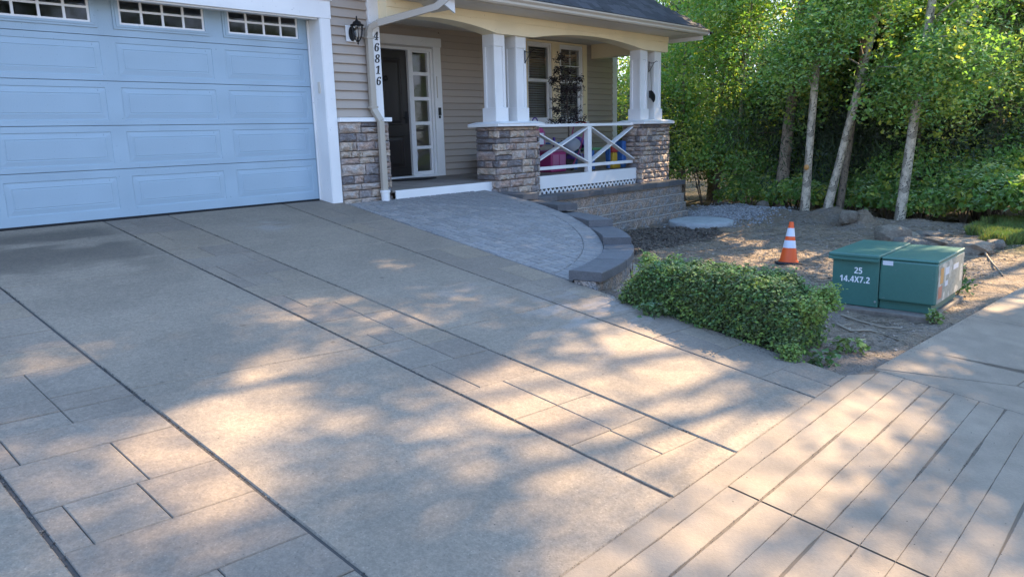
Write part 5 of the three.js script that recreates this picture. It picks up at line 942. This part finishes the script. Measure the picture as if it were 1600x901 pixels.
// understorey shrubs, each a bush of its own
function bush(o) {
  const f = rngOf(o.seed), b = thing(o.name, o.label, 'bush', [o.x, groundY(o.x, o.z) - 0.03, o.z], 0, o.group), list = [];
  let guard = 0;
  while (list.length < o.n && guard++ < o.n * 5) {
    const a = f() * 6.283, u = Math.acos(1 - f() * 1.15), r = rr(0.55, 1.05, f) * (0.85 + 0.3 * fbm(a * 1.3 + o.seed, u * 2, 2));
    const p = V(Math.cos(a) * Math.sin(u) * o.rx * r, 0.12 + Math.max(0, o.h * (0.42 + 0.55 * Math.cos(u) * r)), Math.sin(a) * Math.sin(u) * o.rx * r);
    const w = p.clone().add(b.position); if (!houseBox(w)) continue; const k = gapAt(w, 0.15); if (k > 0 && f() < k && w.y > 2) continue;
    list.push([p, rr(0.75, 1.2, f) * (o.scale ?? 1), leafColor(f, f() < (o.yellow ?? 0.12) ? 'yellow' : (o.kind ?? 'green'))]);
  }
  for (let i = 0; i < 5; i++) { const a = f() * 6.28, l = o.rx * 0.6; mesh('stem', taper([V(0.05 * Math.cos(a), -0.03, 0.05 * Math.sin(a)), V(Math.cos(a) * l * 0.5, o.h * 0.45, Math.sin(a) * l * 0.5), V(Math.cos(a) * l, o.h * 0.85, Math.sin(a) * l)], [0.018, 0.012, 0.005], 6), M.twig, b); }
  instances('foliage', (o.broad ? BROAD : SPRAY)[o.seed % 2], M.leaf, list, b);
}
const under = 'bushes under the trees';
[[10.9, -0.2, 1.3, 2.4], [10.6, -1.8, 1.4, 2.8], [10.9, -3.6, 1.5, 3.0], [11.2, -5.6, 1.6, 2.8], [11.6, -8.0, 1.8, 3.0], [12.4, -11, 2.0, 3.4], [12.2, 1.4, 1.2, 2.4], [12.0, 2.8, 1.1, 1.6], [11.2, 4.4, 1.1, 1.5], [12.4, 5.2, 1.4, 2.6], [11.7, 6.6, 1.3, 2.2], [13.6, 0.2, 1.6, 3.6], [13.4, -3.0, 1.8, 4.0], [14.2, -6.4, 2.0, 4.2], [15.4, -10.5, 2.4, 4.6], [14.2, 3.4, 1.4, 2.8], [14.6, 6.0, 1.5, 3.2], [13.4, 8.2, 1.5, 3.0], [17.0, -1.5, 2.2, 4.5], [17.0, 4.4, 2.2, 4.4], [17.0, 8.0, 2.2, 4.4], [9.9, -2.9, 0.9, 1.3], [10.1, -6.2, 1.2, 2.0]].forEach(([x, z, rx, h], i) => bush({ name: 'understorey_bush', label: (h > 2.9 ? 'tall ' : 'low ') + (i % 4 === 1 ? 'dark green' : 'bright green') + ' bush filling the ground under the trees', x, z, rx, h, n: Math.round(95 * rx * h), seed: 300 + i, group: under, kind: i % 4 === 1 ? 'dark' : 'green', scale: 1.0, yellow: 0.17 }));
[[10.6, 5.35, 0.75, 0.85], [10.2, 6.1, 0.8, 0.95], [9.6, 6.9, 0.8, 0.9], [10.9, 6.8, 0.9, 1.3], [11.4, 5.6, 0.9, 1.3], [10.9, 3.9, 0.7, 0.8], [10.6, 2.1, 0.6, 0.6], [11.3, 3.1, 0.7, 0.9], [11.0, 0.9, 0.7, 0.8], [11.8, 7.6, 1.0, 1.5], [10.4, 4.7, 0.5, 0.5]].forEach(([x, z, rx, h], i) => bush({ name: 'bramble_bush', label: 'low broad-leaved bramble behind the rocks at the yard edge', x, z, rx, h, n: Math.round(420 * rx * h) + 60, seed: 400 + i, group: 'brambles behind the rocks', broad: true, yellow: 0.22, scale: 0.62 }));
{
  const f = rngOf(71), list = []; for (let i = 0; i < 7000; i++) { const z = rr(-34, 18, f), x = 21 + 9 * f() + Math.abs(z) * 0.12; list.push([V(x, rr(-1, 11, f) * (0.5 + 0.5 * f()), z), rr(1.3, 2.0, f), leafColor(f, f() < 0.1 ? 'yellow' : 'green')]); }
  const m = instances('far_woodland', SPRAY[0], M.leaf, list.filter(q => { const k = gapAt(q[0], 0.4); return !(k > 0.5) && !opensWood(q[0], f); })); m.userData.label = 'far mass of green woodland closing the view'; m.userData.category = 'woodland'; scene.add(m);
}
// trees over the street, mirrored by the windows
[[-1, 27, 9], [4, 28, 9.5], [9, 27, 9.5], [14, 28, 10]].forEach(([x, z, h], i) => tree({ name: 'street_tree', label: 'broad leafy tree on the far side of the street', x, y: -1.8, z, h, r: 0.2, bark: M.barkBrown, crown: [0.08, 3.4], n: 1300, seed: 600 + i, limbs: 12, kind: 'dark', group: 'trees across the street', opt: { scale: 1.9, yellow: 0 } }));
// ---------------------------------------------------------------- hedge
{
  const h = thing('clipped_hedge', 'dense clipped green hedge along the edge of the driveway', 'hedge', [0.08, -0.86, 5.8]);
  const f = rngOf(81), list = [], x0 = -0.34, x1 = 0.29, z0 = -0.86, z1 = 0.72;
  const inside = (x, z) => { const dz = Math.min(z - z0, z1 - z), top = 0.455 + 0.05 * (fbm(z * 3 + 4, x * 3, 3) - 0.5) * 2 - 0.18 * ss(0.22, 0, dz) - 0.03 * z; return top; };
  let guard = 0;
  while (list.length < 5000 && guard++ < 60000) {
    const z = rr(z0, z1, f), x = rr(x0, x1, f), top = inside(x, z) - 0.10 * ss(0.12, 0, Math.min(x - x0, x1 - x)), g0 = groundY(x + 0.08, z + 5.8) + 0.86;
    const y = g0 + 0.02 + (top - g0) * Math.pow(f(), 0.8);
    const d = Math.min(x - x0, x1 - x, top - y, z - z0, z1 - z); if (f() < ss(0.03, 0.2, d) * 0.8) continue;
    const lower = ss(0.22, 0.02, y - g0); if (f() < 0.5 * lower) continue;
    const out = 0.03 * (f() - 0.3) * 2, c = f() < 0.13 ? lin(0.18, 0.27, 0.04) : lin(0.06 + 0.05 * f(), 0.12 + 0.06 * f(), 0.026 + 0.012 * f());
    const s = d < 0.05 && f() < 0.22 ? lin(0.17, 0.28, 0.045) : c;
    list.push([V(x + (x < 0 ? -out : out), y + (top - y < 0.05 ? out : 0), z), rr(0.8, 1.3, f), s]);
  }
  // stray shoots
  for (const [cx, cy, cz, n, r] of [[0.10, 0.45, -0.84, 70, 0.09], [0.05, 0.34, 0.80, 60, 0.12], [-0.18, 0.28, 0.76, 50, 0.10], [-0.42, -0.02, 0.72, 60, 0.08]]) for (let i = 0; i < n; i++) list.push([V(cx + (f() + f() - 1) * r, cy + (f() + f() - 1) * r, cz + (f() + f() - 1) * r), rr(0.8, 1.2, f), lin(0.14 + 0.06 * f(), 0.24 + 0.05 * f(), 0.04)]);
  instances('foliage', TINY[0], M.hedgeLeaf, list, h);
  for (let i = 0; i < 26; i++) { const z = z0 + 0.1 + (z1 - z0 - 0.2) * i / 25 + rr(-0.03, 0.03, f), x = rr(-0.18, 0.16, f), g0 = groundY(x + 0.08, z + 5.8) + 0.86; mesh('stem', taper([V(x, g0 - 0.02, z), V(x + rr(-0.08, 0.08, f), g0 + 0.22, z + rr(-0.08, 0.08, f)), V(x + rr(-0.16, 0.16, f), g0 + 0.42, z + rr(-0.12, 0.12, f))], [0.011, 0.007, 0.003], 5), M.twig, h); }
}
// weeds
function weed(label, x, z, n, r, hgt, c, y) {
  const f = rngOf(Math.round(x * 100 + z * 10 + 999)), w = thing('weed', label, 'weed', [x, y ?? groundY(x, z), z], 0), list = [];
  for (let i = 0; i < n; i++) { const a = f() * 6.28, q = Math.sqrt(f()) * r; list.push([V(Math.cos(a) * q, 0.02 + hgt * f() * (1 - 0.5 * q / r), Math.sin(a) * q), rr(0.2, 0.42, f), c(f)]); }
  instances('leaves', BROAD[0], M.hedgeLeaf, list, w);
  for (let i = 0; i < 4; i++) { const a = f() * 6.28; mesh('stem', taper([V(0, -0.02, 0), V(Math.cos(a) * r * 0.5, hgt * 0.7, Math.sin(a) * r * 0.5)], [0.005, 0.003], 5), M.twig, w); }
}
const mid = f => lin(0.05 + 0.04 * f(), 0.11 + 0.05 * f(), 0.03), bright = f => lin(0.10 + 0.05 * f(), 0.17 + 0.05 * f(), 0.035);
weed('broad-leaved dock plant spilling from under the hedge onto the concrete', -0.36, 5.33, 8, 0.09, 0.05, mid, drive(0, 5.33) + 0.004);
weed('small leafy weed at the foot of the hedge', -0.36, 6.02, 10, 0.10, 0.09, bright);
weed('leafy weed sprouting by the hedge end in the dirt', -0.16, 6.70, 6, 0.06, 0.05, mid);
weed('thin grassy weed in the dirt before the cabinet', 0.38, 6.72, 8, 0.10, 0.07, bright);
weed('tall weed growing behind the street end of the cabinet', 3.22, 6.86, 14, 0.13, 0.34, mid);
weed('tiny green weed by the corner of the cabinet pad', 1.84, 6.96, 8, 0.05, 0.07, bright);
weed('yellow-green weed at the foot of the curved wall', 0.42, 4.80, 12, 0.10, 0.14, bright);
// potted maple on the porch
{
  const w = thing('potted_maple', 'dark-leaved small maple in a pot on the porch before the windows', 'potted tree', [atZ(886, 200, -0.45).x, deckY(-0.45), -0.45]);
  mesh('pot', metric(new THREE.LatheGeometry([[0, 0], [0.13, 0], [0.17, 0.28], [0.185, 0.29], [0.185, 0.31], [0.16, 0.31], [0.15, 0.27], [0, 0.27]].map(q => new THREE.Vector2(...q)), 28)), M.pot, w);
  const f = rngOf(15), list = [];
  mesh('trunk', taper([V(0, 0.25, 0), V(0.03, 0.7, 0.02), V(0.02, 1.2, 0), V(-0.06, 1.75, 0.02), V(-0.22, 2.15, 0.03)], [0.02, 0.016, 0.012, 0.008, 0.004], 7), M.twig, w);
  for (const [y, s, n] of [[0.48, 0.2, 16], [0.93, 0.34, 34], [1.12, 0.3, 18], [1.32, 0.3, 26], [1.5, 0.3, 30], [1.68, 0.3, 30], [1.85, 0.24, 18], [2.05, 0.14, 10]]) {
    for (let k = 0; k < 3; k++) { const a = f() * 6.28, b = V(-0.02 * y, y - 0.06, 0); mesh('branch', taper([b, V(b.x + Math.cos(a) * s * 0.6, y, Math.sin(a) * s * 0.6), V(b.x + Math.cos(a) * s * 1.2, y + 0.03, Math.sin(a) * s * 1.2)], [0.006, 0.004, 0.002], 5), M.twig, w); }
    for (let i = 0; i < n; i++) { const a = f() * 6.28, q = Math.sqrt(f()) * s; list.push([V(Math.cos(a) * q - (y > 1.7 ? (y - 1.7) * 0.5 : 0), y + rr(-0.04, 0.05, f), Math.sin(a) * q), rr(0.5, 0.8, f), lin(0.020 + 0.012 * f(), 0.016, 0.014)]); }
  }
  instances('leaves', clump(10, 0.12, 0.05, 0.12, 44, 0.2), M.darkLeaf, list, w);
}
// ---------------------------------------------------------------- rocks and litter on the dirt
const rockGeo = []; { for (let v = 0; v < 5; v++) { const g = new THREE.IcosahedronGeometry(1, 2), p = g.attributes.position; for (let i = 0; i < p.count; i++) { const q = V(p.getX(i), p.getY(i), p.getZ(i)), k = 0.72 + 0.55 * fbm(q.x * 1.3 + v * 7 + 20, q.y * 1.3 + q.z * 1.7 + 20, 3), m = Math.max(Math.abs(q.x), Math.abs(q.y), Math.abs(q.z)); q.multiplyScalar(k * (0.6 + 0.4 / m)); p.setXYZ(i, q.x, q.y, q.z); } rockGeo.push(metric(g)); } }
const rock = (u, v, rx, ry, rz, turn, label, i, sink = 0.35) => { const p = atY(u, v, -0.98), o = tag(mesh('rock', rockGeo[i % 5], M.rock[i % 3]), label, 'rock', 'rocks along the yard edge'); o.position.set(p.x, groundY(p.x, p.z) + ry * (1 - sink) * 0.8, p.z); o.scale.set(rx, ry * 0.9, rz); o.rotation.y = turn; };
rock(1393, 372, 0.36, 0.17, 0.22, 0.6, 'rounded brown rock at the birch end of the row of flat rocks', 0);
rock(1428, 379, 0.30, 0.10, 0.2, 0.9, 'flat grey rock lying under another flat rock at the bramble edge', 1);
rock(1424, 368, 0.26, 0.07, 0.18, 0.8, 'thin flat rock balanced on top of another', 2, 0);
rock(1453, 369, 0.22, 0.09, 0.16, 0.7, 'small tan rock resting over two flat rocks', 4, -0.1);
rock(1472, 382, 0.34, 0.10, 0.2, 0.85, 'long flat rock between the stacked rocks and the big slab', 3);
rock(1512, 387, 0.42, 0.12, 0.24, 0.95, 'large flat tan slab of rock beside the grass', 2);
rock(1556, 383, 0.18, 0.07, 0.12, 0.3, 'small grey rock lying in the bright grass', 1);
rock(1192, 330, 0.14, 0.12, 0.12, 0.1, 'small round stone near the brown trunk', 4, 0.2);
rock(1326, 350, 0.2, 0.14, 0.16, 0.2, 'fist-shaped stone beside the pointed earth heap', 0, 0.3);
{
  const f = rngOf(92), pebble = new THREE.IcosahedronGeometry(1, 0), L = [];
  for (let i = 0; i < 5200; i++) { const x = 8.7 + (f() + f() + f() - 1.5) * 1.6, z = 1.4 + (f() + f() + f() - 1.5) * 1.0; if (!(x > 8.3 || z > 0.95)) continue; const k = 0.13 + 0.2 * f(); L.push([V(x, groundY(x, z) + 0.004, z), [rr(0.01, 0.03, f), rr(0.008, 0.02, f), rr(0.01, 0.03, f)], lin(k * 1.02, k, k * 0.98)]); }
  for (let i = 0; i < 2600; i++) { const x = rr(0.3, 9.2, f), z = rr(1.2, 6.95, f), k = 0.10 + 0.2 * f(); if (z < 4.4 && x < 2.9) continue; L.push([V(x, groundY(x, z) + 0.003, z), [rr(0.006, 0.02, f), rr(0.005, 0.014, f), rr(0.006, 0.02, f)], lin(k * 1.25, k, k * 0.78)]); }
  const g = instances('gravel', pebble, M.gravel, L); g.userData.label = 'loose gravel and pebbles scattered over the yard'; g.userData.category = 'gravel'; scene.add(g);
  const S = []; for (let i = 0; i < 1900; i++) { const a = f() * 6.28, q = Math.sqrt(f()), x = 5.0 + Math.cos(a) * q * 2.1, z = 1.8 + Math.sin(a) * q * 0.85; if (z < 0.95) continue; const k = 0.04 + 0.05 * f(); S.push([V(x, groundY(x, z) + 0.008, z), [rr(0.015, 0.05, f), rr(0.012, 0.035, f), rr(0.015, 0.05, f)], lin(k * 1.3, k, k * 0.74)]); }
  const s = instances('dark_soil', pebble, M.gravel, S); s.userData.label = 'clods of dark topsoil heaped at the foot of the block wall'; s.userData.category = 'soil'; scene.add(s);
  const stick = new THREE.CylinderGeometry(0.5, 0.35, 1, 5, 1); stick.rotateX(Math.PI / 2), 0; const T = [];
  for (let i = 0; i < 9000; i++) { const x = rr(0.35, 9.3, f), z = rr(1.6, 6.95, f); if (z < 4.4 && x < 2.9) continue; const k = 0.08 + 0.30 * f() * f(); T.push([V(x, groundY(x, z) + 0.006, z), [rr(0.003, 0.008, f), rr(0.003, 0.006, f), rr(0.03, 0.20, f)], lin(k * 1.25, k, k * 0.68), 1]); }
  const t = instances('twig_litter', stick, M.straw, T); t.userData.label = 'straw and twig litter strewn over the bare dirt'; t.userData.category = 'litter'; scene.add(t);
  const Gs = []; for (let i = 0; i < 5200; i++) { const x = rr(7.3, 10.6, f), z = rr(5.9, 7.6, f); if (z > 7.0 + 0.067 * x - 0.03 || fbm(x * 2, z * 2, 2) + 0.25 * ss(6.4, 7.6, x) < 0.55) continue; if (x < 7.8 && z < 6.3) continue; Gs.push([V(x, groundY(x, z), z), rr(0.7, 1.3, f), lin(0.10 + 0.08 * f(), 0.17 + 0.06 * f(), 0.03), 1]); }
  const gg = instances('grass', BLADE, M.grass, Gs); gg.userData.label = 'bright tufted grass beyond the flat rocks by the sidewalk'; gg.userData.category = 'grass'; scene.add(gg);
}
// grit along the joints and blown leaves on the concrete
{
  const f = rngOf(123), L = [], peb = new THREE.IcosahedronGeometry(1, 0);
  const crumb = (x, z, s, y = 0) => L.push([V(x, drive(x, z) + y, z), [s * rr(0.7, 1.6, f), s * rr(0.4, 0.8, f), s * rr(0.7, 1.6, f)], (() => { const k = 0.03 + 0.12 * f() * f(); return lin(k * 1.2, k, k * 0.78); })()]);
  for (const xf of [() => -4.98, () => -4.18, () => -2.72, () => -2.04, lineD]) for (let i = 0; i < 700; i++) { const z = rr(0.1, 6.9, f); if (fbm(z * 2.2 + xf(0) * 9, 3, 3) < 0.42) continue; crumb(xf(z) + rr(-0.016, 0.016, f) * (f() < 0.8 ? 0.7 : 1.6), z, rr(0.0015, 0.0045, f), -0.003); }
  for (let i = 0; i < 10; i++) for (let k = 0; k < 420; k++) { const x = rr(-4.8, 0, f), z = [7.063, 7.235, 7.40, 7.555, 7.71, 7.865, 8.02, 8.185, 8.36, 6.93][i]; if (fbm(x * 1.6 + i * 13, 7, 3) < 0.46) continue; crumb(x, z + rr(-0.009, 0.009, f), rr(0.0008, 0.0026, f), -0.001); }
  for (let k = 0; k < 900; k++) { const z = rr(4.7, 6.9, f); crumb(lineE(z) - Math.abs(f() + f() - 1) * 0.14, z, rr(0.001, 0.004, f)); }
  for (let k = 0; k < 700; k++) crumb(rr(-5.2, 0, f), rr(2, 8.3, f), rr(0.001, 0.003, f));
  for (let k = 0; k < 500; k++) { const x = rr(0.1, 7, f); crumb(x, 7.03 + 0.067 * x + Math.abs(f() + f() - 1) * 0.12, rr(0.001, 0.003, f)); }
  const g = instances('joint_grit', peb, M.gravel, L); g.userData.label = 'dark grit and soil crumbs along the concrete joints'; g.userData.category = 'grit'; scene.add(g);
}
// bare roots and fallen sticks
const stickThing = (label, pts, r) => { const o = tag(mesh('fallen_stick', taper(pts.map(([u, v]) => { const p = atY(u, v, -1.03); p.y = groundY(p.x, p.z) + r; return p; }), pts.map((_, i) => r * (1 - 0.5 * i / pts.length)), 6), M.deadwood), label, 'stick', 'sticks lying on the dirt'); };
stickThing('long pale root curving over the dirt before the cabinet', [[1308, 508], [1330, 517], [1360, 515], [1385, 521], [1405, 530]], 0.012);
stickThing('thin pale stick lying by the right foot of the hedge', [[1266, 538], [1290, 532], [1312, 526]], 0.008);
stickThing('pale branch lying in the dirt beyond the cabinet', [[1538, 396], [1548, 412], [1568, 430]], 0.014);
stickThing('dark root along the front of the cabinet pad', [[1315, 494], [1345, 502], [1380, 510], [1410, 512]], 0.012);
renderer.render(scene, camera);
